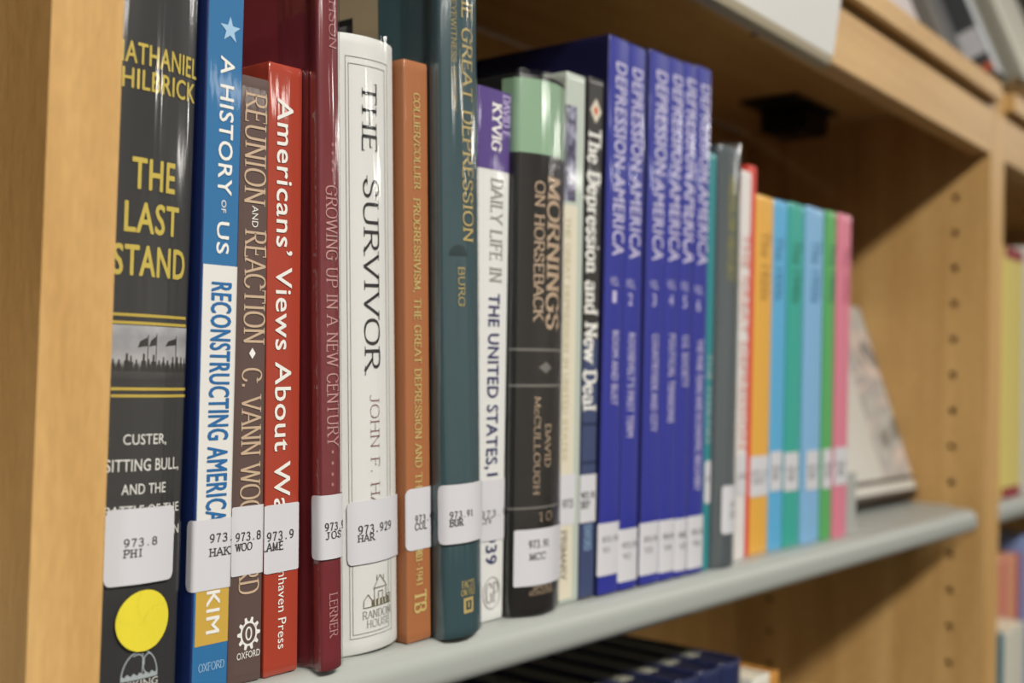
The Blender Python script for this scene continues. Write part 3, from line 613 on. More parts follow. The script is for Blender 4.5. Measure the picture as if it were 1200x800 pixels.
def flat_to_spine(sf, pts, faces, off):
    """2D print (s, z) cut at every facet of the spine, then laid on it"""
    lo = min(p[0] for p in pts); hi = max(p[0] for p in pts)
    bm = bmesh.new(); vv = [bm.verts.new((p[0],p[1],p[2] if len(p) > 2 else 0)) for p in pts]
    for f in faces:
        try: bm.faces.new([vv[i] for i in f])
        except ValueError: pass
    for c in sf.S:
        if lo < c < hi: bmesh.ops.bisect_plane(bm, geom=bm.verts[:]+bm.edges[:]+bm.faces[:], dist=1e-7, plane_co=(c,0,0), plane_no=(1,0,0))
    bm.verts.index_update(); vs = [sf.pt(v.co.x, v.co.y, off+v.co.z) for v in bm.verts]; fs = [tuple(v.index for v in f.verts) for f in bm.faces]; bm.free()
    return vs, fs
def poly_print(sf, polys, s0, z0, off):
    pts = []; fs = []
    for p in polys:
        n = len(pts); k = (len(fs)%7)*1.1e-5; pts += [(s0+a, z0+b, k) for a, b in p]; fs.append(tuple(range(n, n+len(p))))
    return flat_to_spine(sf, pts, fs, off)
def orient(vs, fs):
    out = []
    for f in fs:
        a, b, c = (Vector(vs[f[i]]) for i in (0,1,2)); nrm = (b-a).cross(c-a)
        if len(f) > 3: nrm = nrm+(Vector(vs[f[2]])-a).cross(Vector(vs[f[3]])-a)
        out.append(tuple(f) if nrm.y <= 0 or abs(nrm.x) > 2*abs(nrm.y) else tuple(reversed(f)))
    return out
def ring_quads(cx, cy, rx, ry, w, n=36, a0=0, a1=2*math.pi):
    o = []
    for i in range(n):
        p, q_ = a0+(a1-a0)*i/n, a0+(a1-a0)*(i+1)/n
        o.append([(cx+(rx-e)*math.cos(t), cy+(ry-e)*math.sin(t)) for t, e in ((p,0),(q_,0),(q_,w),(p,w))])
    return o
def disc_tris(cx, cy, rx, ry, n=36, a0=0, a1=2*math.pi):
    o = []
    for k in range(5):
        for i in range(n):
            p, q_ = a0+(a1-a0)*i/n, a0+(a1-a0)*(i+1)/n; e0, e1 = k/5, (k+1)/5
            pt = lambda t, e: (cx+rx*e*math.cos(t), cy+ry*e*math.sin(t))
            o.append([pt(p,e0),pt(p,e1),pt(q_,e1)]+([pt(q_,e0)] if k else []))
    return o
def do_print(key, kind, args, box):
    sf = Surf(key); s0, s1, z0, z1 = (b/1000 for b in box); par = sf.root; W_, H_ = s1-s0, z1-z0
    lab = par.get('_last_label')
    if kind in ('patch','blotch','vlines'):
        m, name = args; o = .00018 if name in ('title_panel','author_panel') else .0001
        if 'line' in m: o = .00018
        if m=='grey_line': o = .00018
        vs, fs = grid_patch(sf, s0, s1, lambda a: z0, lambda a: z1, o)
        ob = print_obj(name, vs, orient(vs, fs), m, par)
        if kind == 'vlines':
            rnd = random.Random(4); polys = []
            for i in range(15):
                a = W_*(.03+.94*i/14)+rnd.uniform(-.0004,.0004); hgt = rnd.uniform(.0035,.0062); w = rnd.uniform(.0007,.0011); b = H_*.16
                polys += [[(a-w,b),(a+w,b),(a+w*.8,b+hgt*.6),(a-w*.8,b+hgt*.6)],[(a-w*.4,b+hgt*.6),(a+w*.4,b+hgt*.6),(a+w*.3,b+hgt),(a-w*.3,b+hgt)]]
            for fx, fy, fw, fh in ((.30,.60,.12,.19),(.44,.62,.09,.19),(.66,.64,.16,.15)):
                polys += [[(W_*fx,H_*fy),(W_*(fx+fw),H_*(fy+.03)),(W_*(fx+fw*.97),H_*(fy+fh)),(W_*(fx+fw*.25),H_*(fy+fh*.62))],[(W_*(fx+fw),H_*.2),(W_*(fx+fw)+.0003,H_*.2),(W_*(fx+fw)+.0003,H_*(fy+fh+.05)),(W_*(fx+fw),H_*(fy+fh+.05))]]
            vs, fs = poly_print(sf, polys, s0, z0, .00016); print_obj('picture_riders', vs, orient(vs,fs), 'dark_ink', ob)
        return
    if kind == 'label':
        sq, el_, er_ = (args+(0,0,0))[:3]; s0 -= el_/1000; s1 += er_/1000; W_ = s1-s0
        r = .0004 if sq else .0022
        def cut(a):
            e = min(a-s0, s1-a)
            return 0 if e >= r else r-math.sqrt(max(0, r*r-(r-e)**2))
        n = max(10, int(W_/.0006)); vs, fs = grid_patch(sf, s0, s1, lambda a: z0+cut(a), lambda a: z1-cut(a), .0004+JACK[key][1] if key in JACK else .0004, n)
        ob = print_obj('call_label', vs, orient(vs,fs), 'white_label', par); par['_lab'] = 1; sf_last[key] = ob; return
    o_text = .00026 if kind != 'mono' else (.0005+JACK[key][1] if key in JACK else .0005)
    if kind in ('vser','hser'):
        text, m, name, th, tn = args
        if kind == 'vser':
            q = serif_text(text, H_, W_, th, tn); polys = [[(b, H_-a) for a, b in p] for p in q]
        else: polys = serif_text(text, W_, H_, th, tn)
        vs, fs = poly_print(sf, polys, s0, z0, o_text); print_obj(name, vs, orient(vs,fs), m, par, False); return
    if kind == 'mono':
        polys = [[(a, b+H_*.07) for a, b in p] for p in serif_text(args[0], W_, H_*.86, 1.45, 1.2, True, True)]
        vs, fs = poly_print(sf, polys, s0, z0, o_text); print_obj('label_text', vs, orient(vs,fs), 'typewriter_ink', sf_last[key], False); return
    if kind in ('vsan','hsan'):
        text, m, name, wt = args
        if kind == 'vsan': v, f = sans_text(text, H_, W_, wt); pts = [(b, H_-a) for a, b in v]
        else: v, f = sans_text(text, W_, H_, wt); pts = v
        sh = .011*wt*(H_ if kind == 'hsan' else W_) if wt >= .9 else 0
        P2 = []; F2 = []
        for dx, dy in ([(0,0)] if not sh else [(0,0),(sh,0),(-sh,0),(0,sh),(0,-sh),(sh*.7,sh*.7),(-sh*.7,-sh*.7),(sh*.7,-sh*.7),(-sh*.7,sh*.7)]):
            n = len(P2); k = n/len(pts)*1.2e-5; P2 += [(s0+a+dx, z0+b+dy, k) for a, b in pts]; F2 += [tuple(n+i for i in q_) for q_ in f]
        vs, fs = flat_to_spine(sf, P2, F2, o_text); print_obj(name, vs, orient(vs,fs), m, par, False); return
    polys = []; m, name = (args+(None,None))[:2]; off = .0005
    cx, cy, rx, ry = W_/2, H_/2, W_/2, H_/2
    if kind == 'disc':
        polys = disc_tris(cx,cy,rx,ry); off = .0011 if m == 'yellow_dot' else .00026
    elif kind == 'halfdisc': polys = disc_tris(cx,0,rx,H_,24,0,math.pi); off = .0002
    elif kind == 'ring': polys = ring_quads(cx,cy,rx,ry,.0004); off = .00026
    elif kind == 'diamond': polys = [[(cx,0),(W_,cy),(cx,H_),(0,cy)]]; off = .00026
    elif kind == 'diamond2':
        for m2, k, o2 in (('cream_paper',1,.0002),('red_ink',.45,.0003)):
            vs, fs = poly_print(sf, [[(cx,cy-ry*k),(cx+rx*k,cy),(cx,cy+ry*k),(cx-rx*k,cy)]], s0, z0, o2); print_obj('diamond_emblem', vs, orient(vs,fs), m2, par)
        return
    elif kind == 'star':
        P5 = [(cx+rx*(1 if i%2==0 else .4)*math.sin(math.pi*i/5), cy+ry*(1 if i%2==0 else .4)*math.cos(math.pi*i/5)) for i in range(10)]
        polys = [[(cx,cy),P5[i],P5[(i+1)%10]] for i in range(10)]; off = .00026
    elif kind == 'gear':
        polys = ring_quads(cx,cy,rx*.74,ry*.74,rx*.14)+ring_quads(cx,cy,rx*.3,ry*.42,rx*.13)
        for i in range(10):
            a = 2*math.pi*i/10; c_, s_ = math.cos(a), math.sin(a)
            polys.append([(cx+rx*(c_*d-s_*w), cy+ry*(s_*d+c_*w)) for d, w in ((.68,-.15),(1.0,-.09),(1.0,.09),(.68,.15))])
        off = .00026
    elif kind == 'frame':
        t = .00022; polys = []
        for a in (0, W_-t): polys.append([(a,0),(a+t,0),(a+t,H_),(a,H_)])
        k = 24
        for b in (0, H_-t): polys += [[(W_*i/k,b),(W_*(i+1)/k,b),(W_*(i+1)/k,b+t),(W_*i/k,b+t)] for i in range(k)]
        off = .0002
    elif kind == 'house':
        def ln(a,b,c_,d,w=.0003):
            l = math.hypot(c_-a,d-b) or 1; nx, ny = -(d-b)/l*w/2, (c_-a)/l*w/2; return [(a+nx,b+ny),(c_+nx,d+ny),(c_-nx,d-ny),(a-nx,b-ny)]
        X = lambda a: a*W_; Z = lambda b: b*H_
        for a,b,c_,d in ((.36,.0,.36,.62),(.36,.62,.56,.98),(.56,.98,.8,.62),(.8,.62,.8,0),(.32,.58,.84,.58),(.02,.0,.02,.22),(.02,.22,.15,.42),(.15,.42,.28,.22),(.28,.22,.28,0),(0,0,1,0),(.84,0,.84,.3),(.84,.3,.97,.3),(.97,.3,.97,0),(.5,.2,.5,.45),(.66,.2,.66,.45),(.5,.45,.66,.45),(.45,.82,.45,1),(.7,.8,.7,.96)):
            polys.append(ln(X(a),Z(b),X(c_),Z(d)))
        for a in (.3,.42,.56,.68,.86): polys.append([(X(a),0),(X(a+.07),0),(X(a+.07),Z(.22)),(X(a),Z(.22))])
        off = .00026
    elif kind == 'ship':
        polys = ring_quads(cx,0.1*H_,rx,H_*.9,.00045,30,0.1,math.pi-.1)
        k = 12
        for i in range(k):
            a = W_*i/k; b = W_*(i+1)/k; polys.append([(a,0),(b,0),(b,H_*(.14+.1*(i%2))),(a,H_*(.22-.1*(i%2)))])
        polys += ring_quads(W_*.42,H_*.55,W_*.2,H_*.34,.0004,14,-.3,2.2)+ring_quads(W_*.72,H_*.5,W_*.16,H_*.36,.0004,14,1.2,4.2)
        polys += [[(W_*.55,H_*.16),(W_*.57,H_*.16),(W_*.57,H_*.9),(W_*.55,H_*.9)]]
        off = .00026
    elif kind == 'emblemsq':
        t = W_*.22
        polys = [[(0,0),(W_,0),(W_,t),(0,t)],[(0,H_-t),(W_,H_-t),(W_,H_),(0,H_)],[(0,0),(t,0),(t,H_),(0,H_)],[(W_-t,0),(W_,0),(W_,H_),(W_-t,H_)],[(W_*.42,H_*.35),(W_*.58,H_*.35),(W_*.58,H_*.7),(W_*.42,H_*.7)]]; off = .00026
    vs, fs = poly_print(sf, polys, s0, z0, off); print_obj(name, vs, orient(vs,fs), m, par)
sf_last = {}

# colour, roughness, coat, streak, page inset at the head, case thickness
COV = {
'laststand':((58,57,58),.35,.0,0,.003,.0025), 'blue':((26,48,108),.4,.35,.15,.0006,.0008), 'brown':((94,74,68),.5,.15,.1,.0005,.0006), 'americans':((172,60,38),.35,.6,.2,.0005,.0006),
'maroon':((126,42,50),.4,.3,.2,.003,.002), 'survivor':((232,232,227),.5,.0,0,.003,.0025), 'collier':((170,104,58),.45,.2,.1,.0005,.0008), 'teal':((56,84,90),.45,.0,0,.003,.0025),
'daily':((224,224,220),.4,.3,.1,.002,.0018), 'mornings':((34,31,29),.4,0,0,.003,.0025), 'thin':((186,196,184),.3,.4,.1,.001,.0008), 'newdeal':((52,50,48),.4,.3,.1,.002,.0015),
'vol1':((20,22,62),.4,.3,.1,.003,.002), 'tt':((32,136,142),.4,.2,0,.001,.0008), 'grey':((86,96,100),.4,.4,.3,.003,.0025), 'white':((222,216,212),.5,.2,0,.002,.0015),
'red':((216,62,44),.45,.2,0,.002,.0015), 'orange':((230,170,54),.4,.3,0,.002,.0015), 'b1':((84,172,218),.4,.3,0,.002,.0015), 'g1':((44,168,152),.4,.3,0,.002,.0015), 'b2':((126,180,222),.4,.3,0,.002,.0015),
'gr':((84,172,92),.4,.3,0,.002,.0015), 'pk':((222,124,146),.4,.3,0,.002,.0015)}
JACK = {'laststand':(3,.0008), 'survivor':(5,.0003), 'teal':(8,.0009), 'mornings':(11,.0005), 'maroon':(14,.0004), 'grey':(17,.0006)}
LAB = {
'laststand':('thick black history hardcover in clear film with a yellow round sticker on its spine','history hardcovers'),
'blue':('bright blue paperback with white star and white title panel, beside the black hardcover',None),
'brown':('short dark brown paperback with cream serif lettering and a white gear emblem',None),
'americans':('red paperback with bold white lettering, between brown paperback and maroon hardcover',None),
'maroon':('tall slim maroon hardcover with pink lettering, left of the thick white book',None),
'survivor':('thick white hardcover in clear film with black widely spaced serif title',None),
'collier':('slim orange-brown book with a small gold title, between white and dark teal books',None),
'teal':('tall dark teal hardcover in wrinkled clear film with gold title letters',None),
'daily':('white book with purple top panel and navy lettering, right of the dark teal hardcover',None),
'mornings':('thick black hardcover with a pale green band across the top of its spine',None),
'thin':('slim cream-spined book with dark photo at top and pale green edge',None),
'newdeal':('narrow black and navy book with a red diamond emblem at the top',None),
'vol1':('blue encyclopedia volume, leftmost of the six, next to the narrow black book','blue encyclopedia volumes'),
'vol2':('blue encyclopedia volume, second of six, just left of the dark gap','blue encyclopedia volumes'),
'vol3':('blue encyclopedia volume, third of six, just right of the dark gap','blue encyclopedia volumes'),
'vol4':('blue encyclopedia volume, fourth of six, right of the widest volume','blue encyclopedia volumes'),
'vol5':('narrow blue encyclopedia volume with short subtitle, fifth of six','blue encyclopedia volumes'),
'vol6':('blue encyclopedia volume, rightmost of six, next to a thin bright teal book','blue encyclopedia volumes'),
'tt':('very thin bright teal book between the blue volumes and grey hardcover',None),
'grey':('grey-green hardcover in clear film with dull gold lettering and low label',None),
'white':('white book with faint salmon lettering between grey hardcover and red book',None),
'red':('red book half hidden behind the white book, left of the orange one',None),
'orange':('orange decade book, first of the row of rainbow coloured spines','rainbow decade books'),
'b1':('sky blue decade book directly right of the orange one','rainbow decade books'),
'g1':('turquoise green decade book between two blue ones','rainbow decade books'),
'b2':('wide pale blue decade book left of the grass green one','rainbow decade books'),
'gr':('grass green decade book left of the pink one','rainbow decade books'),
'pk':('pink decade book at the right end of the upright row','rainbow decade books')}
def page_block(w, h, depth, y0, inset, root, th, m='paper_pages'):
    MB().box(-w/2+th, w/2-th, y0, depth-.003, .0015, h-inset).build('page_block', m, root, smooth=0)
for key, (x0,x1,lean,h,yf,depth,bulge,r,gv) in BK.items():
    a = math.radians(lean); w = x1-x0
    root = empty('book', (x0+w/2*math.cos(a), yf, -math.sin(a)*w/2+.0001), (0,a,0), LAB[key][0], 'book', LAB[key][1])
    if key == 'laststand': del root['group']
    root.location.z = abs(math.sin(a))*w/2+.0002   # its lowest corner rests on the shelf
    ck = 'vol1' if key.startswith('vol') else key
    col, ro, coat, st, inset, th = COV[ck]
    PROFS[key] = P, S = profile(w, depth, bulge, r, gv); BOOKS[key] = root
    vs, fs = cover_mesh(P, S, w, h, th, 0); mesh_obj('cover', vs, fs, mat('cover_'+ck, col, ro, coat, streak=st), root, 35)
    page_block(w, h, depth, max(p[1] for p in P[8:-8])*0+bulge+th+.003, inset, root, th+.0004)
    if key in JACK:
        seed, amp = JACK[key]; vs, fs = jacket_mesh(P, S, h, seed, amp); print_obj('plastic_jacket', vs, fs, 'clear_film', root)
mat('spine_blue', (46,52,152), .3, .6, streak=.6)  # volume spines get a brighter blue face than their dark navy boards
for key in BK:
    if key.startswith('vol'):
        w = BK[key][1]-BK[key][0]; vs, fs = grid_patch(Surf(key), -w/2-.0002, w/2+.0002, lambda a: .0009, lambda a: BK[key][3]-.0009, .0001, 20)
        print_obj('spine_face', vs, orient(vs,fs), 'spine_blue', BOOKS[key])
for key, kind, args, box in PRINT: do_print(key, kind, args, box)
for r_ in BOOKS.values():
    if '_lab' in r_: del r_['_lab']

# teal hardcover: pale paper flap with a black square glued on its front board
def side_patch(root, key, name, m, y0, y1, z0, z1, off):
    w = BK[key][1]-BK[key][0]; x = -w/2-off
    return print_obj(name, [(x,y0,z0),(x,y0,z1),(x,y1,z1),(x,y1,z0)], [(0,1,2,3)], m, root)
mat('flap_paper', (176,160,128), .6); mat('black_print', (30,32,32), .5)
fl = side_patch(BOOKS['teal'], 'teal', 'cover_flap', 'flap_paper', .0385, .19, .2, .288, .0004)
side_patch(fl, 'teal', 'black_square', 'black_print', .054, .085, .244, .2685, .0008).parent = fl
tag(fl, 'pale beige paper panel with a black square on the front board')

# ------------------------------------------------------------------ bookcases
W = .9084; HT = .3965; FLOOR = -1.10; D = .2532; PITCH = .03392; Z0 = .29228
def panel_with_holes(name, x0, x1, face, parent, cols=(.03207,.21492), zlo=-.62):
    """side panel; the inner face (at x0 or x1) carries two columns of drilled holes"""
    xi = x0 if face < 0 else x1; xo = x1 if face < 0 else x0; vs = []; fs = []
    def V(*p): vs.append(p); return len(vs)-1
    def Q(x,a,b,c,d): fs.append((V(x,a,c),V(x,b,c),V(x,b,d),V(x,a,d)))
    bot, top = FLOOR, HT; hw = PITCH/2; n = 16; R_ = .0036
    ks = [k for k in range(60) if Z0-k*PITCH > zlo]; ztop = Z0+hw; zbot = Z0-ks[-1]*PITCH-hw
    ys = [0, cols[0]-hw, cols[0]+hw, cols[1]-hw, cols[1]+hw, D+.006]
    for a, b in zip(ys, ys[1:]):
        if abs((a+b)/2-cols[0]) < 1e-6 or abs((a+b)/2-cols[1]) < 1e-6:
            Q(xi,a,b,bot,zbot); Q(xi,a,b,ztop,top); cy = (a+b)/2
            for k in ks:
                cz = Z0-k*PITCH; ring = []; sq = []; deep = []
                for i in range(n):
                    t = 2*math.pi*(i+.5)/n; c_, s_ = math.cos(t), math.sin(t); e = hw/max(abs(c_),abs(s_))
                    ring.append(V(xi,cy+R_*c_,cz+R_*s_)); sq.append(V(xi,cy+e*c_,cz+e*s_)); deep.append(V(xi+(.018 if xo>xi else -.018),cy+R_*c_,cz+R_*s_))
                for i in range(n):
                    j = (i+1)%n; fs.append((ring[i],ring[j],sq[j],sq[i])); fs.append((ring[i],deep[i],deep[j],ring[j]))
                fs.append(tuple(deep))
                for sy in (-1,1):
                    for sz in (-1,1):
                        co = V(xi,cy+sy*hw,cz+sz*hw); near = sorted(range(n), key=lambda i: (vs[sq[i]][1]-vs[co][1])**2+(vs[sq[i]][2]-vs[co][2])**2)[:2]
                        fs.append((co, sq[near[0]], sq[near[1]]))
        else: Q(xi,a,b,bot,top)
    y0, y1 = ys[0], ys[-1]
    Q(xo,y0,y1,bot,top)
    for y in (y0,y1): fs.append((V(xi,y,bot),V(xo,y,bot),V(xo,y,top),V(xi,y,top)))
    for z in (bot,top): fs.append((V(xi,y0,z),V(xo,y0,z),V(xo,y1,z),V(xi,y1,z)))
    return mesh_obj(name, vs, fs, WOODV, parent, 0)
def shelf(parent, xa, xb, z, label=None):
    n = 8; prof = [(D-.002,0),(.016,0)]
    for i in range(n+1):
        t = math.pi/2*i/n; prof.append((.0105-.0095*math.sin(t), -.0095+.0095*math.cos(t)))
    prof += [(.001,-.0135)]
    for i in range(6):
        t = math.pi/2*(i+1)/6; prof.append((.001+.007*(1-math.cos(t)), -.0135-.007*math.sin(t)))
    prof += [(.014,-.0205),(.014,-.0185),(.0155,-.0165),(D-.002,-.0165)]
    m = MB(); m.extrude_x([(y,z+q) for y,q in prof], xa+.0015, xb-.022)
    m.box(xb-.0225, xb-.0015, .03, D-.002, z-.0165, z)
    return tag(m.build('shelf', 'shelf_grey', parent, smooth=35), label)
def bookcase(xa, label, double=False, right=True):
    root = empty('bookcase', (0,0,0), label=label, cat='bookcase', group='maple bookcases in one run'); xb = xa+W
    lp = panel_with_holes('side_panel', xa-.02375 if not double else xa-.0213, xa, 1, root)
    if right: rp = panel_with_holes('side_panel', xb, xb+.0211, -1, root)
    m = MB().box(xa,xb,0,.018,.331,.3775); m.build('fascia_board', WOODH, root, bevel=.0007)
    MB().box(xa,xb,-.009,D,.3782,HT).build('top_board', WOODH, root, bevel=.0012)
    MB().box(xa,xb,D,D+.006,FLOOR+.06,.3775).build('back_panel', WOODV, root)
    MB().box(xa,xb,.02,.038,FLOOR,FLOOR+.08).build('plinth', WOODH, root)
    for z in (0, -.295, -.65, -.98): shelf(root, xa, xb, z, 'grey metal shelf with a rolled front lip')
    return root
del_group = bookcase(0, 'maple bookcase bay with grey metal shelf holding the history books')
b0_ = bookcase(-W-.0240, 'maple bookcase bay left of the brightly lit front post', True, False)
b2_ = bookcase(W+.0426, 'next maple bookcase bay at right edge holding the yellow book', True)
for b in (del_group, b0_, b2_): del b['group']
# screw hole plug under the fascia
MB().cyl((.450,.0125,.3302), .0033, .001).build('screw_cap', mat('screw_dark', (52,38,24), .6), del_group)

# black bracket under the top board
rt = empty('shelf_bracket', (.815,.16,.378), label='black plastic bracket fixed under the top board, deep in the upper corner', cat='bracket')
mat('black_plastic', (16,15,15), .45)
MB().box(-.045,.05,-.028,.03,-.0045,-.0003).build('mounting_plate', 'black_plastic', rt, bevel=.001)
MB().box(-.012,.042,-.022,.026,-.026,-.0047).build('bracket_body', 'black_plastic', rt, bevel=.003)
MB().cyl((.01,0,-.0285),.006,.003).build('screw', mat('dark_metal', (54,54,56), .35, metal=.6), rt)

# white sign holder hooked on the fascia
rt = empty('sign_holder', (0,0,0), label='white sign holder with beige lower edge hooked over the wooden fascia', cat='sign holder')
mat('white_plastic', (222,221,216), .3, .4); mat('beige_plastic', (172,160,134), .45)
prof = [(-.0045,.3225),(-.0070,.3245),(-.0095,.3290)]+[(-.0095-.0085*math.sin(math.pi/2*i/10)*1.0,.3290+.10*i/10) for i in range(1,11)]
outer = [(y,z) for y,z in prof[2:]]; inner = [(y+.0015,z) for y,z in reversed(prof[2:])]
def rounded_end(m, x0, x1, pr, r=.006):
    return m.extrude_x(pr, x0, x1)
MB().extrude_x(outer+inner, .215, .5195).build('face_plate', 'white_plastic', rt, bevel=.0004)
MB().extrude_x([(-.0012,.3215),(-.0085,.3225),(-.0105,.3265),(-.0105,.3287),(-.0012,.3287)], .213, .5165).build('lower_rail', 'beige_plastic', rt, bevel=.0006)
MB().cyl((.452,-.0125-.0035,.3640), .0042, .0025, 'y').build('rivet', mat('rivet_grey', (120,122,124), .4, metal=.3), rt)
MB().box(.213,.5165,-.0075,-.0003,.3288,.3300).build('hook', 'beige_plastic', rt)

# bookend right of the pink book
rt = empty('bookend', (.6165,.0,0), label='grey metal bookend against the pink book', cat='bookend')
mat('bookend_grey', (170,172,166), .4)
MB().box(0,.0012,.016,.14,.0002,.075).build('upright_plate', 'bookend_grey', rt)
MB().box(.0012,.020,.016,.0172,.0002,.046).build('front_flange', 'bookend_grey', rt, bevel=.0003)
MB().box(.0,.09,.0172,.14,.0002,.0012).build('foot_plate', 'bookend_grey', rt)

# book leaning back face-out at the right end of the shelf
rt = empty('book', (.829,.062,.0001), (math.radians(-19),0,0), 'silvery grey picture book leaning back beside the pink book, cover facing out', 'book')
t = .022
rt.location.z = t*math.sin(math.radians(19))+.0003
MB().box(-.09,.078,0,.0022,0,.192).build('front_board', mat('cover_silver', (206,206,200), .35, .6), rt, bevel=.0008)
MB().box(-.09,.078,t-.0022,t,0,.192).build('back_board', mat('cover_black', (30,30,32), .5, .4), rt, bevel=.0008)
MB().box(.0752,.078,.0022,t-.0022,0,.192).build('spine_board', 'cover_black', rt)
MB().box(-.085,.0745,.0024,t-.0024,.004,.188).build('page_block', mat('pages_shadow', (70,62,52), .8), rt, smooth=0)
MB().box(.006,.077,-.0004,-.0001,.02,.191).build('cover_picture', 'cover_collage', rt, smooth=0)
MB().box(-.088,.077,-.0004,-.0001,.0155,.0195).build('dark_line', mat('dark_slate', (58,62,64), .35, .6), rt, smooth=0)
MB().box(-.088,.077,-.0004,-.0001,.0,.0065).build('painted_shade_edge', 'cover_black', rt, smooth=0)  # black strip painted for the shade along the foot of the book

# two short books behind the decade books, only their heads show
def plain_book(x0,x1,y0,depth,h,z,col,label,cat='book',group=None,lean=0,name='book',tilt=0,th=.0015,inset=.003,k=None,coat=.3,pages='paper_pages'):
    w = x1-x0; a = math.radians(lean)
    rt = empty(name, (x0+w/2*math.cos(a), y0, z+abs(math.sin(a))*w/2+.0002), (math.radians(tilt),a,0), label, cat, group)
    P, S = profile(w, depth, .0006, .0012, 0); vs, fs = cover_mesh(P,S,w,h,th,0)
    m = mat('cover_%d_%d_%d'%col, col, .4, coat); mesh_obj('cover', vs, fs, m, rt, 35)
    MB().box(-w/2+th+.0003, w/2-th-.0003, .004+th, depth-.003, .0015, h-inset).build('page_block', pages, rt, smooth=0)
    return rt, P, S
plain_book(.555,.585,.187,.06,.262,0,(150,124,84),'tan book behind the decade books, only its head showing above the turquoise one')
plain_book(.592,.612,.187,.06,.262,0,(150,150,172),'lilac grey book behind the decade books, its head above the pale blue one')
plain_book(.613,.650,.187,.06,.259,0,(128,120,104),'grey brown book behind the decade books, head above the green one')

# lower shelf: navy volumes, only heads and upper spines show under the shelf lip
mat('navy_cloth', (34,42,82), .35, .5); mat('navy_cover', (24,28,54), .4, .3)
src = None; vw = .0262; xr = .4535; zs = -.295
def vol_copy(o, x):
    r = o.copy(); C.objects.link(r); r.location.x = x
    for ch in o.children: c = ch.copy(); C.objects.link(c); c.parent = r
    return r
nv = 7
for i in range(nv):
    x = xr-vw/2-i*vw
    if src is None:
        P, S = profile(vw-.0006, .22, .004, .003, 0); root = empty('book', (x,.0115,zs+.0002)); vs, fs = cover_mesh(P,S,vw,.235,.0022,0); mesh_obj('cover', vs, fs, 'navy_cloth', root, 35)
        MB().box(-vw/2+.0024,vw/2-.0024,.028,.216,.002,.2325).build('page_block', mat('pages_shaded', (150,148,130), .85), root, smooth=0)  # grey-green page colour has the shade under the upper shelf painted in
        MB().box(-vw/2+.0024,vw/2-.0024,.0075,.0279,.002,.2335).build('head_band', 'navy_cover', root, smooth=0)
        src = r = root
    else: r = vol_copy(src, x)
    r['category'] = 'book'; r['group'] = 'navy volumes on the lower shelf'
    r['label'] = {0:'navy volume at the right end of the row below the grey shelf',1:'navy volume on the lower shelf, second from the right end',2:'navy volume on the lower shelf, third from the right end',3:'navy volume on the lower shelf, fourth from the right end',4:'navy volume on the lower shelf, fifth from the right end',5:'navy volume on the lower shelf, sixth from the right end'}.get(i,'navy volume on the lower shelf, leftmost head visible below the grey shelf lip')
plain_book(.481,.506,.020,.16,.2145,zs,(226,222,208),'cream book on the lower shelf directly right of the navy volumes')
plain_book(.5065,.520,.020,.16,.2135,zs,(206,140,50),'slim orange book on the lower shelf right of the cream one')

# next bay
zb = .0
plain_book(1.004,1.076,.0125,.18,.2555,0,(226,206,104),'thick pale yellow book with crimson head, on the shelf of the next bay',inset=.004)
yb = [o for o in C.objects if o.get('label','').startswith('thick pale yellow')][0]
P, S = profile(.072,.18,.0006,.0012,0); PROFS['yb'] = (P,S); BOOKS['yb'] = yb
sf = Surf('yb')
for nm, z0, z1, s in (('head_band_print',.2435,.2552,1),('foot_band_print',.0003,.011,1)):
    vs, fs = grid_patch(sf, -.036, .036, lambda a: z0, lambda a: z1, .0003, 12); print_obj(nm, vs, orient(vs,fs), 'crimson_print' if 'crimson_print' in MATS else mat('crimson_print', (150,34,52), .4).name, yb)
del BOOKS['yb']
plain_book(1.0775,1.11,.0125,.18,.262,0,(206,204,196),'pale grey book right of the yellow one in the next bay')
plain_book(.955,1.0025,.03,.18,.245,0,(120,60,50),'dark red book left of the yellow one, hidden behind the bookcase post')
z2 = -.295
plain_book(1.080,1.160,.045,.15,.217,z2,(226,138,112),'salmon pink book in the back row of the next bay, lower shelf')
plain_book(1.1605,1.190,.045,.15,.217,z2,(228,160,118),'light orange book in the back row of the next bay, lower shelf')
plain_book(1.1905,1.206,.045,.15,.2165,z2,(176,40,62),'thin crimson book beside the light orange one, lower shelf of next bay')
plain_book(1.2065,1.262,.045,.15,.235,z2,(134,152,202),'pale blue book at the right edge, lower shelf of next bay')
plain_book(.990,1.024,.0125,.03,.159,z2,(30,110,128),'short teal book in front row, lower shelf of next bay')
plain_book(1.0245,1.10,.0125,.03,.159,z2,(222,218,200),'short cream book in front row, lower shelf of next bay')

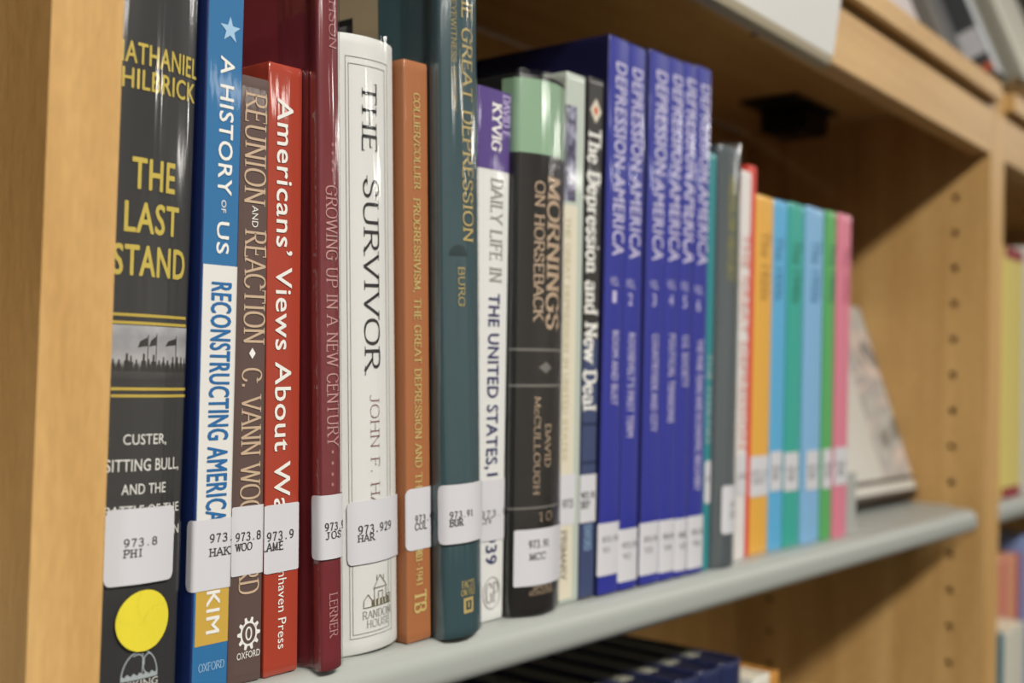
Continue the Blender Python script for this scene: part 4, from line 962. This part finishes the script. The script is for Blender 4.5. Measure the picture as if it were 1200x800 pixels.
# things standing on the top boards, leaning back
TB = HT
def top_book(x0,x1,y,h,depth,col,label,tilt=-21.4,label_pos=None):
    a = math.radians(-tilt)
    rt, P, S = plain_book(x0,x1,y,depth,h,TB,col,label,tilt=tilt); rt.location.z = TB+depth*math.sin(a)*0+.0004
    rt.location.z += depth*math.sin(a)
    rt.location.y = y; return rt
a21 = math.radians(21.4)
def top_slab(x0,x1,yb,h,depth,col,label,extra=None,spine=None):
    """book standing on the top board and leaning back; yb = where its front edge line meets the board"""
    zoff = depth*math.sin(a21)
    rt, P, S = plain_book(x0,x1,yb+zoff*math.tan(a21),depth,h,TB,col,label,tilt=-21.4)
    rt.location.z = TB+zoff+.0004
    if spine:
        PROFS['_t'] = (P,S); BOOKS['_t'] = rt; sf = Surf('_t'); w = x1-x0
        vs, fs = grid_patch(sf, -w/2, w/2, lambda a: .001, lambda a: h-.001, .0003, 12); print_obj('spine_strip', vs, orient(vs,fs), spine, rt); del BOOKS['_t']
    return rt
mat('pale_blue_white', (216,220,224), .35, .3)
A = top_slab(1.0,1.033,.0075,.20,.10,(74,76,78),'charcoal book with white label leaning back on the bookcase top, near right corner',spine='pale_blue_white')
w = .033; zA = -(.10*math.sin(a21)+.0004)  # local
def aside(name, m, y0, y1, z0, z1, off=.0006):
    x = -w/2-off; o = print_obj(name, [(x,y0,z0),(x,y0,z1),(x,y1,z1),(x,y1,z0)], [(0,1,2,3)], m, A); return o
aside('call_label','white_label',.0015,.0285,.024,.054); aside('red_print','red_ink',.001,.012,-.0+.004,.0125); 
top_slab(1.0345,1.058,-.0075,.22,.10,(134,130,114),'olive grey book right of the charcoal one on the bookcase top')
top_slab(1.0595,1.20,-.0100,.24,.10,(226,222,206),'thick cream book at the right end of the bookcase top row')
top_slab(.953,.975,.030,.17,.09,(34,38,36),'black book left of the charcoal one on the bookcase top')
top_slab(.880,.905,.020,.15,.08,(120,116,110),'grey book leaning back on the bookcase top above the fascia')
top_slab(.905,.935,.018,.19,.09,(98,98,100),'dark grey book beside the grey one on the bookcase top')
top_slab(.74,.815,.020,.17,.08,(230,218,216),'white book leaning back on the bookcase top, leftmost in view')

# ------------------------------------------------------------------ the room
mat('carpet', (70,67,65), .95, grain=.5); mat('room_wall', (222,218,206), .85); mat('room_ceiling', (232,231,226), .9)
tag(MB().box(-4,9,-6,4,FLOOR-.05,FLOOR-.0005).build('floor','carpet'), 'grey carpeted floor', kind='structure')
tag(MB().box(-4,9,-6,4,1.56,1.6).build('ceiling','room_ceiling'), 'white ceiling', kind='structure')
tag(MB().box(9,9.05,-6,4,FLOOR,1.6).build('wall_right','room_wall'), 'cream wall', kind='structure')
tag(MB().box(-4,6,4,4.05,FLOOR,1.6).build('wall_back','room_wall'), 'cream wall', kind='structure')
tag(MB().box(-4,9,-6.05,-6,FLOOR,1.6).build('wall_front','room_wall'), 'cream wall', kind='structure')
